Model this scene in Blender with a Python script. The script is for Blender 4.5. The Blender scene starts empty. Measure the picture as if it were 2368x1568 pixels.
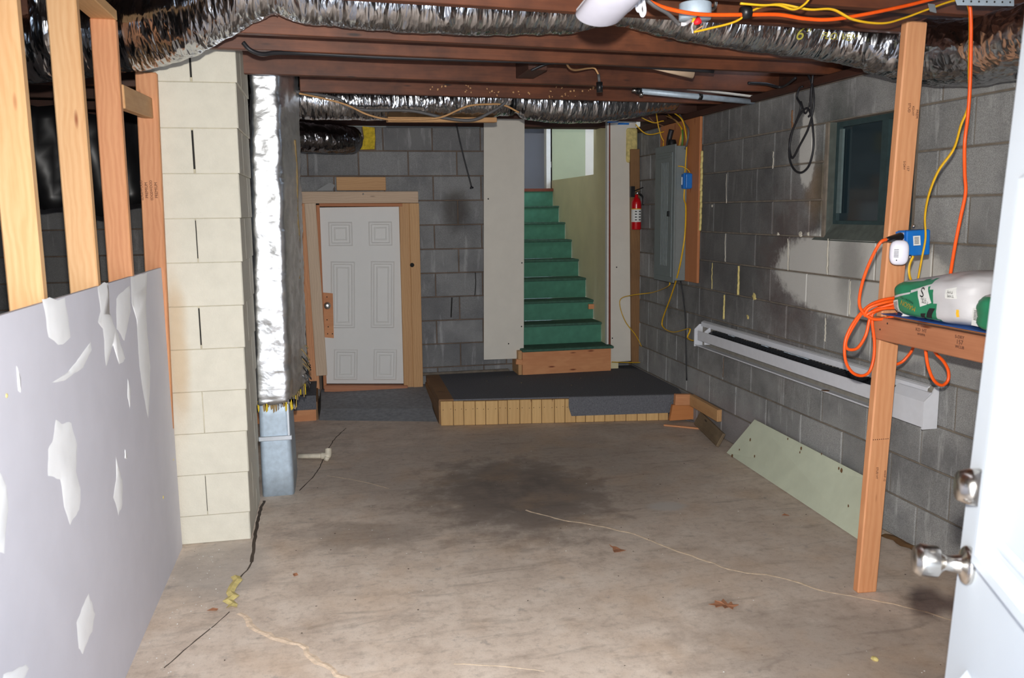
import bpy, bmesh, math, random
from mathutils import Vector, Matrix, noise
random.seed(7)

# ------------------------------------------------------------------ camera, world, lights, exposure
F_PX, YAW, PITCH, ROLL, CH = 1973.28, .208416, .148681, .010851, 1.582
W, H = 2368, 1568
SC = bpy.context.scene
COL = SC.collection

def ray(u, v):
    x = (u - W / 2) / F_PX; y = (v - H / 2) / F_PX
    c, s = math.cos(ROLL), math.sin(ROLL); x, y = c * x - s * y, s * x + c * y
    c, s = math.cos(PITCH), math.sin(PITCH); y2 = c * y + s; z2 = -s * y + c
    c, s = math.cos(YAW), math.sin(YAW)
    return Vector((c * x + s * z2, -s * x + c * z2, -y2))

def at(u, v, x=None, y=None, z=None):
    """measured image point -> point of the room on a known plane"""
    d = ray(u, v)
    if x is not None: t = x / d.x
    elif y is not None: t = y / d.y
    else: t = (z - CH) / d.z
    return Vector((0, 0, CH)) + d * t

cam_d = bpy.data.cameras.new('camera')
cam_d.sensor_width = 36; cam_d.sensor_fit = 'HORIZONTAL'
cam_d.lens = F_PX / W * 36
cam_d.clip_start = .02
cam_d.dof.use_dof = True; cam_d.dof.focus_distance = 5.0; cam_d.dof.aperture_fstop = 5.6
cam = bpy.data.objects.new('camera', cam_d); COL.objects.link(cam)
fw = ray(W / 2, H / 2).normalized()
rt = (ray(W / 2 + 100, H / 2) - ray(W / 2, H / 2)).normalized()
up = rt.cross(fw)
m3 = Matrix((rt, up, -fw)).transposed()
cam.matrix_world = Matrix.Translation((0, 0, CH)) @ m3.to_4x4()
SC.camera = cam

wd = bpy.data.worlds.new('daylight'); SC.world = wd; wd.use_nodes = True
bg = wd.node_tree.nodes['Background']
bg.inputs[0].default_value = (.66, .80, 1, 1); bg.inputs[1].default_value = 8.0

def area(name, loc, direction, sx, sy, energy, color=(1, 1, 1), portal=False):
    l = bpy.data.lights.new(name, 'AREA'); l.shape = 'RECTANGLE'; l.size = sx; l.size_y = sy
    l.energy = energy; l.color = color
    o = bpy.data.objects.new(name, l); COL.objects.link(o)
    o.location = loc; o.rotation_euler = Vector(direction).to_track_quat('-Z', 'Y').to_euler()
    if portal: l.cycles.is_portal = True
    return o
area('doorway_daylight_portal', (.25, .36, 1.04), (0, 1, 0), .92, 2.06, 1, portal=True)
FL = Vector((0, 0, CH)) + up * .13 - fw * .01
fl_d = bpy.data.lights.new('camera_flash', 'SPOT'); fl_d.energy = 490; fl_d.color = (1, .96, .90)
fl_d.shadow_soft_size = .02; fl_d.spot_size = math.radians(92); fl_d.spot_blend = .75
fl_o = bpy.data.objects.new('camera_flash', fl_d); COL.objects.link(fl_o); fl_o.location = FL
fl_o.rotation_euler = fw.to_track_quat('-Z', 'Y').to_euler()

vs = SC.view_settings
vs.view_transform = 'Standard'; vs.look = 'None'; vs.gamma = 1; vs.use_curve_mapping = False
vs.exposure = 0.0
SC.cycles.max_bounces = 6; SC.cycles.diffuse_bounces = 4; SC.cycles.glossy_bounces = 3
SC.cycles.sample_clamp_indirect = 6; SC.cycles.sample_clamp_direct = 40

# ------------------------------------------------------------------ material helpers
def lin(r, g, b):
    f = lambda c: (c / 255 / 12.92) if c / 255 <= .04045 else ((c / 255 + .055) / 1.055) ** 2.4
    return (f(r), f(g), f(b), 1)

class NT:
    def __init__(s, name):
        s.m = bpy.data.materials.new(name); s.m.use_nodes = True
        s.t = s.m.node_tree; s.n = s.t.nodes; s.b = s.n['Principled BSDF']
    def add(s, t, **k):
        nd = s.n.new(t)
        for a, v in k.items():
            if a.startswith('i_'):
                key = a[2:]; key = int(key) if key.isdigit() else key.replace('_', ' ')
                nd.inputs[key].default_value = v
            else: setattr(nd, a, v)
        return nd
    def L(s, a, b): s.t.links.new(a, b)
    def pos(s): return s.add('ShaderNodeNewGeometry').outputs['Position']
    def obj(s): return s.add('ShaderNodeTexCoord').outputs['Object']
    def rnd(s): return s.add('ShaderNodeObjectInfo').outputs['Random']
    def mp(s, vec, scale=(1, 1, 1), loc=(0, 0, 0)):
        nd = s.add('ShaderNodeMapping'); nd.inputs['Scale'].default_value = scale; nd.inputs['Location'].default_value = loc
        s.L(vec, nd.inputs['Vector']); return nd.outputs[0]
    def noise(s, vec, scale, detail=4, rough=.55, dist=0):
        nd = s.add('ShaderNodeTexNoise'); nd.inputs['Scale'].default_value = scale
        nd.inputs['Detail'].default_value = detail; nd.inputs['Roughness'].default_value = rough
        nd.inputs['Distortion'].default_value = dist
        s.L(vec, nd.inputs['Vector']); return nd.outputs['Fac']
    def ramp(s, fac, stops):
        nd = s.add('ShaderNodeValToRGB'); e = nd.color_ramp.elements
        while len(e) < len(stops): e.new(.5)
        for q, (p, c) in zip(e, stops):
            q.position = p; q.color = c if not isinstance(c, (int, float)) else (c, c, c, 1)
        s.L(fac, nd.inputs[0]); return nd.outputs[0]
    def mix(s, fac, a, b, mode='MIX'):
        nd = s.add('ShaderNodeMix', data_type='RGBA', blend_type=mode)
        for inp, v in ((nd.inputs[0], fac), (nd.inputs[6], a), (nd.inputs[7], b)):
            if isinstance(v, (int, float)): inp.default_value = v
            elif isinstance(v, tuple): inp.default_value = v
            else: s.L(v, inp)
        return nd.outputs[2]
    def math(s, op, a, b=None, c=None):
        nd = s.add('ShaderNodeMath', operation=op)
        for i, v in enumerate((a, b, c)):
            if v is None: continue
            if isinstance(v, (int, float)): nd.inputs[i].default_value = v
            else: s.L(v, nd.inputs[i])
        return nd.outputs[0]
    def bump(s, h, strength=.3, dist=.01):
        nd = s.add('ShaderNodeBump'); nd.inputs['Strength'].default_value = strength; nd.inputs['Distance'].default_value = dist
        s.L(h, nd.inputs['Height']); s.L(nd.outputs[0], s.b.inputs['Normal'])
    def col(s, c):
        if isinstance(c, tuple): s.b.inputs['Base Color'].default_value = c
        else: s.L(c, s.b.inputs['Base Color'])
    def set(s, rough=.6, metal=0, spec=None):
        s.b.inputs['Roughness'].default_value = rough; s.b.inputs['Metallic'].default_value = metal
        if spec is not None: s.b.inputs['Specular IOR Level'].default_value = spec
        return s.m
    def blob(s, P, c, r, soft=.35, wob=None, amp=.3):
        """0..1 mask: 1 inside an ellipsoid (centre c, radii r) with ragged rim"""
        m = s.add('ShaderNodeVectorMath', operation='SUBTRACT'); s.L(P, m.inputs[0]); m.inputs[1].default_value = c
        d = s.add('ShaderNodeVectorMath', operation='DIVIDE'); s.L(m.outputs[0], d.inputs[0]); d.inputs[1].default_value = r
        l = s.add('ShaderNodeVectorMath', operation='LENGTH'); s.L(d.outputs[0], l.inputs[0])
        v = l.outputs['Value']
        if wob is not None: v = s.math('ADD', v, s.math('MULTIPLY', s.math('SUBTRACT', wob, .5), amp * 2))
        nd = s.add('ShaderNodeMapRange', interpolation_type='SMOOTHSTEP')
        nd.inputs['From Min'].default_value = 1 - soft; nd.inputs['From Max'].default_value = 1 + soft
        nd.inputs['To Min'].default_value = 1; nd.inputs['To Max'].default_value = 0
        s.L(v, nd.inputs['Value']); return nd.outputs[0]

M = {}
def plain(name, c, rough=.6, metal=0, var=.12, scale=25, bump=0, spec=None):
    k = NT(name); P = k.obj(); n = k.noise(P, scale, 5)
    a = tuple(x * (1 - var) for x in c[:3]) + (1,); b = tuple(min(1, x * (1 + var)) for x in c[:3]) + (1,)
    k.col(k.ramp(n, [(.3, a), (.7, b)]))
    if bump: k.bump(n, bump, .004)
    M[name] = k.set(rough, metal, spec)

def wood(name, c1, c2, knot=lin(90, 50, 25), rough=.62, dirt=0, gs=1.0):
    """lumber: grain along local X"""
    k = NT(name); P = k.obj()
    r = k.rnd(); off = k.add('ShaderNodeCombineXYZ'); k.L(k.math('MULTIPLY', r, 13), off.inputs[0]); k.L(k.math('MULTIPLY', r, 3.7), off.inputs[1])
    ad = k.add('ShaderNodeVectorMath', operation='ADD'); k.L(P, ad.inputs[0]); k.L(off.outputs[0], ad.inputs[1]); P = ad.outputs[0]
    big = k.noise(k.mp(P, (.8, 6, 6)), 1, 2, .5)
    w = k.add('ShaderNodeTexWave', wave_type='BANDS', bands_direction='Y', wave_profile='SIN')
    w.inputs['Scale'].default_value = 16 * gs; w.inputs['Distortion'].default_value = 9; w.inputs['Detail'].default_value = 3
    w.inputs['Detail Scale'].default_value = .9; k.L(k.mp(P, (.35, 1, 1)), w.inputs['Vector'])
    fine = k.noise(k.mp(P, (4, 130, 130)), 1, 4, .6)
    f = k.math('ADD', k.math('MULTIPLY', w.outputs['Fac'], .13), k.math('MULTIPLY', big, .5)); f = k.math('ADD', f, k.math('MULTIPLY', fine, .3))
    c = k.ramp(f, [(.28, c1), (.75, c2)])
    v = k.add('ShaderNodeTexVoronoi'); v.inputs['Scale'].default_value = 1; k.L(k.mp(P, (3.2, 14, 14)), v.inputs['Vector'])
    c = k.mix(k.ramp(v.outputs['Distance'], [(.05, 1), (.12, 0)]), c, knot)
    c = k.mix(1, c, k.ramp(r, [(0, (.86, .82, .8, 1)), (1, (1, 1, 1, 1))]), 'MULTIPLY')
    if dirt:
        d = k.noise(k.pos(), 3.5, 6, .65); c = k.mix(k.ramp(d, [(.42, 0), (.72, dirt)]), c, lin(48, 28, 18))
    k.col(c); k.bump(fine, .15, .002); M[name] = k.set(rough)

# --- block walls
def block_mat(name, base, dark, right=False, cream=False):
    k = NT(name); P = k.pos(); r = k.rnd()
    sp = k.noise(P, 260, 2, .7); n1 = k.noise(P, 3.2, 6, .6); n2 = k.noise(P, 14, 5, .6)
    c = k.ramp(sp, [(.3, tuple(x * .62 for x in base[:3]) + (1,)), (.7, tuple(min(1, x * 1.3) for x in base[:3]) + (1,))])
    c = k.mix(1, c, k.ramp(r, [(0, (.8, .8, .8, 1)), (1, (1.12, 1.12, 1.12, 1))]), 'MULTIPLY')
    if cream:
        c = k.ramp(n2, [(.25, tuple(x * .9 for x in base[:3]) + (1,)), (.75, base)])
        c = k.mix(k.math('MULTIPLY', k.blob(P, (-.72, 4.2, .95), (.05, .3, .3), .5, n1, .5), .45), c, lin(190, 150, 90))
        k.bump(k.math('ADD', k.noise(P, 120, 4, .7), k.math('MULTIPLY', k.noise(P, 18, 4, .6), .8)), .35, .006)
    else:
        c = k.mix(k.ramp(n1, [(.45, 0), (.75, .75)]), c, dark)
        c = k.mix(k.ramp(k.noise(k.mp(P, (3, 3, .5)), 6, 4, .6), [(.58, 0), (.75, .55)]), c, tuple(min(1, x * 1.9) for x in base[:3]) + (1,))
        k.bump(sp, .35, .004)
    if not right and not cream:
        c = k.mix(k.math('MULTIPLY', k.blob(P, (1.06, 7.23, 1.60), (.11, .3, .16), .5, n2, .4), .6), c, lin(66, 58, 50))
    if right:
        wob = k.noise(P, 7, 5, .65); wob2 = k.noise(P, 22, 4, .7)
        # sooty and rusty staining; the dark far-end mask also paints in light falloff
        soot_falloff = k.blob(P, (2.62, 5.35, 1.45), (.3, 1.15, .85), .6, wob, .6)
        c = k.mix(k.math('MULTIPLY', soot_falloff, .62), c, lin(62, 60, 60))
        rust = k.blob(P, (2.62, 4.55, 1.15), (.3, .32, .5), .5, wob, .7)
        c = k.mix(k.math('MULTIPLY', k.math('MULTIPLY', rust, .5), wob2), c, lin(96, 62, 52))
        c = k.mix(k.math('MULTIPLY', k.blob(P, (2.62, 4.27, 1.68), (.3, .12, .14), .6, wob, .5), .6), c, lin(130, 100, 62))
        c = k.mix(k.math('MULTIPLY', k.blob(P, (2.62, 4.12, 1.75), (.3, .16, .4), .5, wob, .3), .6), c, lin(52, 62, 56))
        # pale paint / parging patches
        pale = k.blob(P, (2.62, 3.95, 1.235), (.3, .74, .235), .10, wob2, .16)
        pale2 = k.blob(P, (2.62, 3.62, .98), (.3, .42, .13), .2, wob, .5)
        pale3 = k.blob(P, (2.62, 4.40, 1.92), (.3, .085, .22), .12, wob2, .3)
        p = k.math('MAXIMUM', pale, k.math('MULTIPLY', pale2, .5)); p = k.math('MAXIMUM', p, pale3)
        stain = k.ramp(k.blob(P, (2.62, 3.95, 1.3), (.3, .10, .22), .7, wob, .6), [(0, 1), (1, .55)])
        c = k.mix(k.math('MULTIPLY', p, .9), c, k.mix(1, lin(208, 206, 200), stain, 'MULTIPLY'))
        low = k.blob(P, (2.62, 5.2, .1), (.3, 1.0, .17), .4, wob, .5)
        c = k.mix(k.math('MULTIPLY', low, .5), c, lin(150, 140, 140))
    k.col(c); M[name] = k.set(.85, 0, .25)

block_mat('block_grey', lin(140, 140, 140), lin(96, 96, 100))
block_mat('block_right', lin(156, 156, 154), lin(94, 94, 96), right=True)
block_mat('block_cream', lin(222, 217, 201), lin(150, 140, 120), cream=True)
plain('mortar', lin(122, 112, 100), .95, var=.25, scale=18, bump=.3)
plain('mortar_dark', lin(112, 96, 84), .95, var=.3, scale=9, bump=.3)
plain('mortar_cream', lin(196, 187, 163), .95, var=.2, scale=12)
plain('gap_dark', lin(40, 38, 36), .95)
plain('foam', lin(214, 196, 128), .9, var=.25, scale=30, bump=.6)
plain('caulk', lin(196, 190, 176), .9, var=.15)

def floor_mat():
    k = NT('concrete'); P = k.pos()
    n1 = k.noise(P, 1.1, 7, .62); n2 = k.noise(P, 5.5, 6, .65); n3 = k.noise(P, 60, 4, .6); st = k.noise(k.mp(P, (2.2, 9, 1), (3, 1, 0)), 1.4, 6, .6, .6)
    c = k.ramp(n2, [(.25, lin(188, 168, 152)), (.5, lin(218, 200, 184)), (.8, lin(238, 224, 210))])
    c = k.mix(k.ramp(n3, [(.35, 0), (.75, .35)]), c, lin(226, 212, 194))
    wob = n1
    m = k.blob(P, (1.2, 4.85, 0), (1.1, 1.05, 1), .6, wob, .7)
    m2 = k.blob(P, (1.0, 4.6, 0), (.6, .75, 1), .6, n2, .8)
    m3 = k.blob(P, (1.75, 2.55, 0), (.55, .5, 1), .6, n2, .8)
    m4 = k.blob(P, (1.8, 5.7, 0), (1.5, .8, 1), .6, wob, .6)
    m5 = k.blob(P, (.15, 4.1, 0), (.35, .2, 1), .6, n2, .8)
    m6 = k.blob(P, (1.9, 3.7, 0), (.9, 1.2, 1), .7, wob, .7)
    d = k.math('MAXIMUM', k.math('MULTIPLY', m, .5), k.math('MULTIPLY', m2, .9))
    d = k.math('MAXIMUM', d, k.math('MULTIPLY', m3, .42)); d = k.math('MAXIMUM', d, k.math('MULTIPLY', m4, .25))
    d = k.math('MAXIMUM', d, k.math('MULTIPLY', m5, .5)); d = k.math('MAXIMUM', d, k.math('MULTIPLY', m6, .22))
    d = k.math('MULTIPLY', d, k.ramp(n2, [(.2, .65), (.6, 1)]))
    c = k.mix(d, c, lin(86, 77, 73))
    c = k.mix(k.ramp(st, [(.55, 0), (.72, .35)]), c, lin(96, 84, 76))
    mo = k.noise(P, 26, 6, .72); c = k.mix(k.ramp(mo, [(.5, 0), (.72, .4)]), c, lin(126, 110, 98))
    c = k.mix(k.ramp(k.noise(P, 150, 3, .7), [(.56, 0), (.72, .32)]), c, lin(128, 114, 104))
    c = k.mix(k.ramp(k.noise(P, 2.3, 5, .6), [(.5, 0), (.75, .3)]), c, lin(214, 176, 136))
    c = k.mix(k.ramp(k.noise(k.mp(P, (1, 1, 1), (7, 3, 0)), 9, 5, .7), [(.62, 0), (.7, .4)]), c, lin(120, 116, 116))
    c = k.mix(k.math('MULTIPLY', k.blob(P, (1.72, 4.15, 0), (.1, .07, 1), .3, n2, .5), .8), c, lin(186, 180, 174))
    # slightly paler newer pour beside the pillar
    c = k.mix(k.math('MULTIPLY', k.blob(P, (-.55, 3.9, 0), (.22, .4, 1), .4, n2, .4), .5), c, lin(168, 164, 160))
    k.col(c); k.bump(n3, .12, .004); M['concrete'] = k.set(.72, 0, .35)
floor_mat()
plain('crack_fill', lin(232, 208, 182), .9, var=.2, scale=40, bump=.5)
plain('crack_line', lin(226, 204, 176), .95, var=.25, scale=30)
plain('crack_dark', lin(78, 66, 56), .95)
plain('dark_paint', lin(134, 136, 140), .75, var=.22, scale=30, bump=.3)

wood('pine_new', lin(214, 164, 112), lin(236, 198, 150), lin(150, 84, 44))
wood('fir_pink', lin(204, 136, 92), lin(236, 176, 126), lin(130, 66, 36))
wood('fir_post', lin(206, 138, 92), lin(232, 172, 124), lin(130, 70, 40), gs=.8)
wood('cedar_rail', lin(172, 110, 76), lin(202, 140, 102), lin(120, 62, 36), gs=.7)
wood('joist_wood', lin(86, 46, 28), lin(134, 78, 48), lin(40, 20, 12), .55, dirt=.75)
wood('joist_dark', lin(62, 34, 24), lin(86, 48, 32), lin(30, 18, 12), .7, dirt=.6)
wood('pine_pale', lin(206, 178, 150), lin(232, 208, 180), lin(96, 52, 36))
wood('pine_tan', lin(196, 148, 98), lin(220, 176, 124), lin(110, 62, 34))
wood('treated', lin(132, 96, 58), lin(160, 120, 78), lin(66, 40, 24), dirt=.3)
wood('ply_orange', lin(184, 116, 72), lin(208, 142, 94), lin(150, 76, 36), gs=1.5)
wood('orange_board', lin(208, 138, 90), lin(232, 168, 116), lin(130, 62, 30))
wood('yellow_pine', lin(206, 164, 104), lin(228, 190, 130), lin(96, 46, 26), gs=.6)
wood('old_grey', lin(112, 96, 74), lin(146, 128, 100), lin(50, 38, 28), dirt=.5)
wood('osb', lin(190, 116, 64), lin(220, 150, 90), lin(120, 58, 26), gs=.4)
plain('brown_carpet', lin(120, 84, 58), .95, var=.2, scale=30, bump=.4)

plain('drywall_grey', lin(216, 214, 222), .75, var=.03, scale=6)
plain('compound', lin(252, 252, 252), .8, var=.05, scale=12, bump=.2)
plain('panel_white', lin(222, 216, 204), .8, var=.03, scale=8)
plain('door_white', lin(226, 224, 220), .5, var=.02, scale=5)
plain('near_door_paint', lin(206, 214, 222), .35, var=.02, scale=4)
plain('stair_wall', lin(226, 216, 176), .75, var=.05, scale=4)
plain('green_panel', lin(166, 172, 142), .75, var=.04, scale=5)
plain('blue_grey_wall', lin(176, 182, 196), .8, var=.03, scale=4)
plain('white_trim', lin(228, 226, 220), .5, var=.04)
plain('red_brown', lin(120, 56, 34), .7)
plain('green_paint', lin(72, 132, 108), .7, var=.14, scale=14, bump=.3)
plain('green_tread', lin(66, 102, 86), .9, var=.2, scale=30, bump=.5)
plain('carpet_dark', lin(106, 107, 112), .97, var=.25, scale=120, bump=.7, spec=.1)
plain('pale_green_board', lin(206, 212, 188), .7, var=.05, scale=9)
plain('dirt_spot', lin(116, 84, 50), .9)
plain('black_plastic', lin(26, 26, 28), .4)
plain('black_cable', lin(34, 34, 38), .5)
plain('grey_cable', lin(92, 90, 90), .6)
plain('tan_cable', lin(196, 150, 100), .6)
plain('white_cable', lin(222, 222, 226), .5)
plain('yellow_cable', lin(226, 176, 30), .5)
plain('orange_cable', lin(250, 92, 24), .42)
plain('green_wire', lin(70, 120, 40), .5)
plain('blue_plastic', lin(24, 112, 196), .45, var=.06)
plain('white_plastic', lin(226, 224, 236), .4, var=.03)
plain('paper_white', lin(226, 226, 222), .8, var=.03)
plain('ink', lin(30, 30, 32), .8)
plain('stamp_ink', lin(92, 56, 44), .9)
plain('yellow_ink', lin(236, 180, 40), .7)
plain('duct_ink', lin(176, 168, 70), .7)
plain('red_paint', lin(196, 10, 22), .28, var=.05, spec=.6)
plain('red_mark', lin(230, 30, 40), .6)
plain('steel', lin(200, 198, 194), .28, 1, var=.05)
plain('nickel', lin(206, 200, 192), .22, 1, var=.04)
plain('panel_grey', lin(122, 130, 130), .45, var=.05)
plain('heater_paint', lin(222, 224, 230), .42, var=.03)
plain('heater_inner', lin(150, 144, 134), .6, var=.15)
plain('fin_metal', lin(70, 72, 76), .4, .8, var=.3, scale=60)
plain('rust', lin(126, 92, 66), .9)
plain('window_frame_teal', lin(48, 66, 68), .6, var=.2)
plain('window_reveal', lin(88, 94, 88), .85, var=.25, scale=20, bump=.3)
plain('sash_grey', lin(96, 112, 112), .6)
plain('galv', lin(190, 206, 220), .5, .25, var=.12, scale=30)
plain('galv_strip', lin(214, 220, 226), .35, .7, var=.05)
plain('fiberglass', lin(206, 178, 50), .95, var=.3, scale=40, bump=.9)
plain('kraft', lin(150, 126, 84), .9, var=.2)
plain('pvc', lin(214, 204, 184), .5, var=.15)
plain('leaf', lin(158, 108, 78), .8, var=.2, scale=20)
plain('green_bag', lin(46, 134, 96), .45, var=.1, scale=12, bump=.3)
plain('white_bag', lin(206, 204, 206), .5, var=.08, scale=8, bump=.4)
plain('tarp_blue', lin(36, 92, 168), .5, var=.15)
plain('tape_grey', lin(120, 126, 130), .5)
plain('subfloor', lin(70, 46, 34), .85, var=.25, scale=6)
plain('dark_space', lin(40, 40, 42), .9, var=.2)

def foil(name, base, rough, bs=1.0, st=(1, 1, 1), metal=1.0):
    k = NT(name); P = k.mp(k.obj(), st)
    n = k.noise(P, 9, 2, .5, 1.2)
    v = k.add('ShaderNodeTexVoronoi', feature='F1'); v.inputs['Scale'].default_value = 13; k.L(P, v.inputs['Vector'])
    v2 = k.add('ShaderNodeTexVoronoi', feature='F1'); v2.inputs['Scale'].default_value = 31; k.L(P, v2.inputs['Vector'])
    h = k.math('ADD', k.math('MULTIPLY', n, 1.2), k.math('ADD', v.outputs['Distance'], k.math('MULTIPLY', v2.outputs['Distance'], .35)))
    k.bump(h, .5 * bs, .02)
    k.col(k.ramp(k.noise(P, 6, 4, .6), [(.3, tuple(x * .72 for x in base[:3]) + (1,)), (.7, base)]))
    M[name] = k.set(rough, metal)
foil('foil', lin(204, 207, 212), .20, 1.0, (2.2, .7, .7))
foil('foil_bright', lin(246, 248, 250), .40, .30, (1, 1, 1.5))
foil('foil_side', lin(150, 148, 148), .42, .6)
foil('foil_dark', lin(124, 122, 124), .22, .9, (1.6, 1, 1))
k = NT('glass_dark'); k.col(lin(38, 52, 58)); M['glass_dark'] = k.set(.08, 0, .6)

# ------------------------------------------------------------------ geometry helpers
WM = {}
def link(name, me, parent=None, mw=None, mat=None):
    o = bpy.data.objects.new(name, me); COL.objects.link(o)
    mw = mw or Matrix.Identity(4); WM[o.name] = mw
    if parent:
        o.parent = parent; o.matrix_basis = WM[parent.name].inverted() @ mw
    else: o.matrix_basis = mw
    if mat is not None and me is not None and not me.materials: me.materials.append(M[mat])
    return o
def thing(name, label, cat, loc=(0, 0, 0), group=None):
    o = link(name, None, None, Matrix.Translation(Vector(loc))); o.empty_display_size = .1
    o['label'] = label; o['category'] = cat
    if group: o['group'] = group
    return o
def tag(o, label, cat, group=None):
    o['label'] = label; o['category'] = cat
    if group: o['group'] = group
    return o
def struct(o, label=None):
    o['kind'] = 'structure'
    if label: o['label'] = label
    return o
def mesh(vs, fs, smooth=False):
    me = bpy.data.meshes.new('m'); me.from_pydata([tuple(v) for v in vs], [], fs); me.update()
    bm = bmesh.new(); bm.from_mesh(me); bmesh.ops.recalc_face_normals(bm, faces=bm.faces); bm.to_mesh(me); bm.free()
    if smooth:
        for p in me.polygons: p.use_smooth = True
    return me
def box_me(dx, dy, dz, bev=0, seg=1):
    bm = bmesh.new(); bmesh.ops.create_cube(bm, size=1)
    bmesh.ops.scale(bm, vec=(dx, dy, dz), verts=bm.verts)
    if bev: bmesh.ops.bevel(bm, geom=list(bm.edges), offset=bev, segments=seg, profile=.5, affect='EDGES')
    me = bpy.data.meshes.new('b'); bm.to_mesh(me); bm.free(); return me
def box(name, x0, x1, y0, y1, z0, z1, mat, parent=None, bev=0, seg=1):
    me = box_me(abs(x1 - x0), abs(y1 - y0), abs(z1 - z0), bev, seg)
    return link(name, me, parent, Matrix.Translation(((x0 + x1) / 2, (y0 + y1) / 2, (z0 + z1) / 2)), mat)
def boxes_me(lst):
    vs, fs = [], []
    for x0, x1, y0, y1, z0, z1 in lst:
        b = len(vs)
        vs += [(x, y, z) for z in (z0, z1) for y in (y0, y1) for x in (x0, x1)]
        fs += [tuple(b + i for i in f) for f in ((0, 2, 3, 1), (4, 5, 7, 6), (0, 1, 5, 4), (2, 6, 7, 3), (0, 4, 6, 2), (1, 3, 7, 5))]
    return mesh(vs, fs)
def frame_of(p0, p1, upv=(0, 0, 1)):
    x = (Vector(p1) - Vector(p0)).normalized(); u = Vector(upv)
    y = u.cross(x).normalized(); z = x.cross(y)
    return Matrix((x, y, z)).transposed().to_4x4()
def beam(name, p0, p1, wy, wz, mat, parent=None, upv=(0, 0, 1), bev=.003):
    """lumber from p0 to p1 (centre line); local X along it, wz along upv, wy across"""
    p0, p1 = Vector(p0), Vector(p1)
    me = box_me((p1 - p0).length, wy, wz, bev)
    return link(name, me, parent, Matrix.Translation((p0 + p1) / 2) @ frame_of(p0, p1, upv), mat)
def catmull(pts, n=8):
    pts = [Vector(p) for p in pts]; q = [pts[0] * 2 - pts[1]] + pts + [pts[-1] * 2 - pts[-2]]; out = []
    for i in range(1, len(q) - 2):
        a, b, c, d = q[i - 1:i + 3]
        for j in range(n):
            t = j / n
            out.append(.5 * ((2 * b) + (c - a) * t + (2 * a - 5 * b + 4 * c - d) * t * t + (3 * b - a - 3 * c + d) * t ** 3))
    return out + [pts[-1]]
def frames(path):
    T = []
    for i in range(len(path)):
        a = path[max(0, i - 1)]; b = path[min(len(path) - 1, i + 1)]; t = (b - a)
        T.append(t.normalized() if t.length > 1e-9 else (T[-1] if T else Vector((1, 0, 0))))
    ref = Vector((0, 0, 1)) if abs(T[0].z) < .9 else Vector((0, 1, 0))
    n = (ref - T[0] * ref.dot(T[0])).normalized(); out = []
    for t in T:
        n = n - t * n.dot(t); n = n.normalized() if n.length > 1e-6 else t.orthogonal().normalized()
        out.append((t, n, t.cross(n)))
    return out
def tube_me(path, r, seg=8, caps=True, flat=1.0):
    fr = frames(path); vs, fs = [], []
    for i, (p, (t, n, b)) in enumerate(zip(path, fr)):
        rr = r(i / (len(path) - 1)) if callable(r) else r
        for k in range(seg):
            a = 2 * math.pi * k / seg; vs.append(p + n * (math.cos(a) * rr * flat) + b * (math.sin(a) * rr))
    for i in range(len(path) - 1):
        for k in range(seg):
            k2 = (k + 1) % seg; fs.append((i * seg + k, i * seg + k2, (i + 1) * seg + k2, (i + 1) * seg + k))
    if caps: fs += [tuple(range(seg))[::-1], tuple(range((len(path) - 1) * seg, len(path) * seg))]
    return mesh(vs, fs, True)
def tube(name, pts, r, mat, parent=None, seg=8, n=8, flat=1.0):
    path = catmull(pts, n) if len(pts) > 2 else [Vector(p) for p in pts]
    return link(name, tube_me(path, r, seg, True, flat), parent, None, mat)
def resample(path, step):
    out = [path[0]]; acc = 0
    for a, b in zip(path, path[1:]):
        L = (b - a).length; d = step - acc
        while d < L:
            out.append(a.lerp(b, d / L)); d += step
        acc = L - (d - step)
    out.append(path[-1]); return out
def duct_me(pts, r, amp=.035, seed=0, seg=40, step=.012, long=1.0):
    path = resample(catmull(pts, 12), step); fr = frames(path); vs, fs = [], []; N = len(path)
    for i, (p, (t, n, b)) in enumerate(zip(path, fr)):
        s = i * step; rr = r(i / (N - 1)) if callable(r) else r
        ring = noise.noise(Vector((s * 22 * long, seed, 0))) * .5 + noise.noise(Vector((s * 55 * long, seed + 5, 0))) * .4
        for k in range(seg):
            a = 2 * math.pi * k / seg; ca, sa = math.cos(a), math.sin(a)
            q = Vector((s * 16 + ca * .9, ca * 1.6 + seed, sa * 1.6)); q2 = Vector((s * 46 + sa, ca * 3 + seed, sa * 3))
            d = ring * .55 + noise.noise(q) * .9 + (1 - abs(noise.noise(q2)) * 2) * .45
            R = rr * (1 + amp * d); vs.append(p + n * (ca * R) + b * (sa * R))
    for i in range(N - 1):
        for k in range(seg):
            k2 = (k + 1) % seg; fs.append((i * seg + k, i * seg + k2, (i + 1) * seg + k2, (i + 1) * seg + k))
    fs += [tuple(range(seg))[::-1], tuple(range((N - 1) * seg, N * seg))]
    return mesh(vs, fs, True)
def lathe_me(prof, seg=24):
    if len(prof) > 4 and seg > 16:
        q = []
        for i, (r, z) in enumerate(prof):
            if 0 < i < len(prof) - 1:
                for j in (-1, 1):
                    r2, z2 = prof[i + j]; d = math.hypot(r2 - r, z2 - z) or 1; e = min(.0012, d * .3) / d; q.append((r + (r2 - r) * e, z + (z2 - z) * e))
            else: q.append((r, z))
        prof = q
    vs, fs = [], []
    for r, z in prof:
        for k in range(seg):
            a = 2 * math.pi * k / seg; vs.append((r * math.cos(a), r * math.sin(a), z))
    for i in range(len(prof) - 1):
        for k in range(seg):
            k2 = (k + 1) % seg; fs.append((i * seg + k, i * seg + k2, (i + 1) * seg + k2, (i + 1) * seg + k))
    fs += [tuple(range(seg)), tuple(range((len(prof) - 1) * seg, len(prof) * seg))]
    me = mesh(vs, fs, True)
    return me
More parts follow.
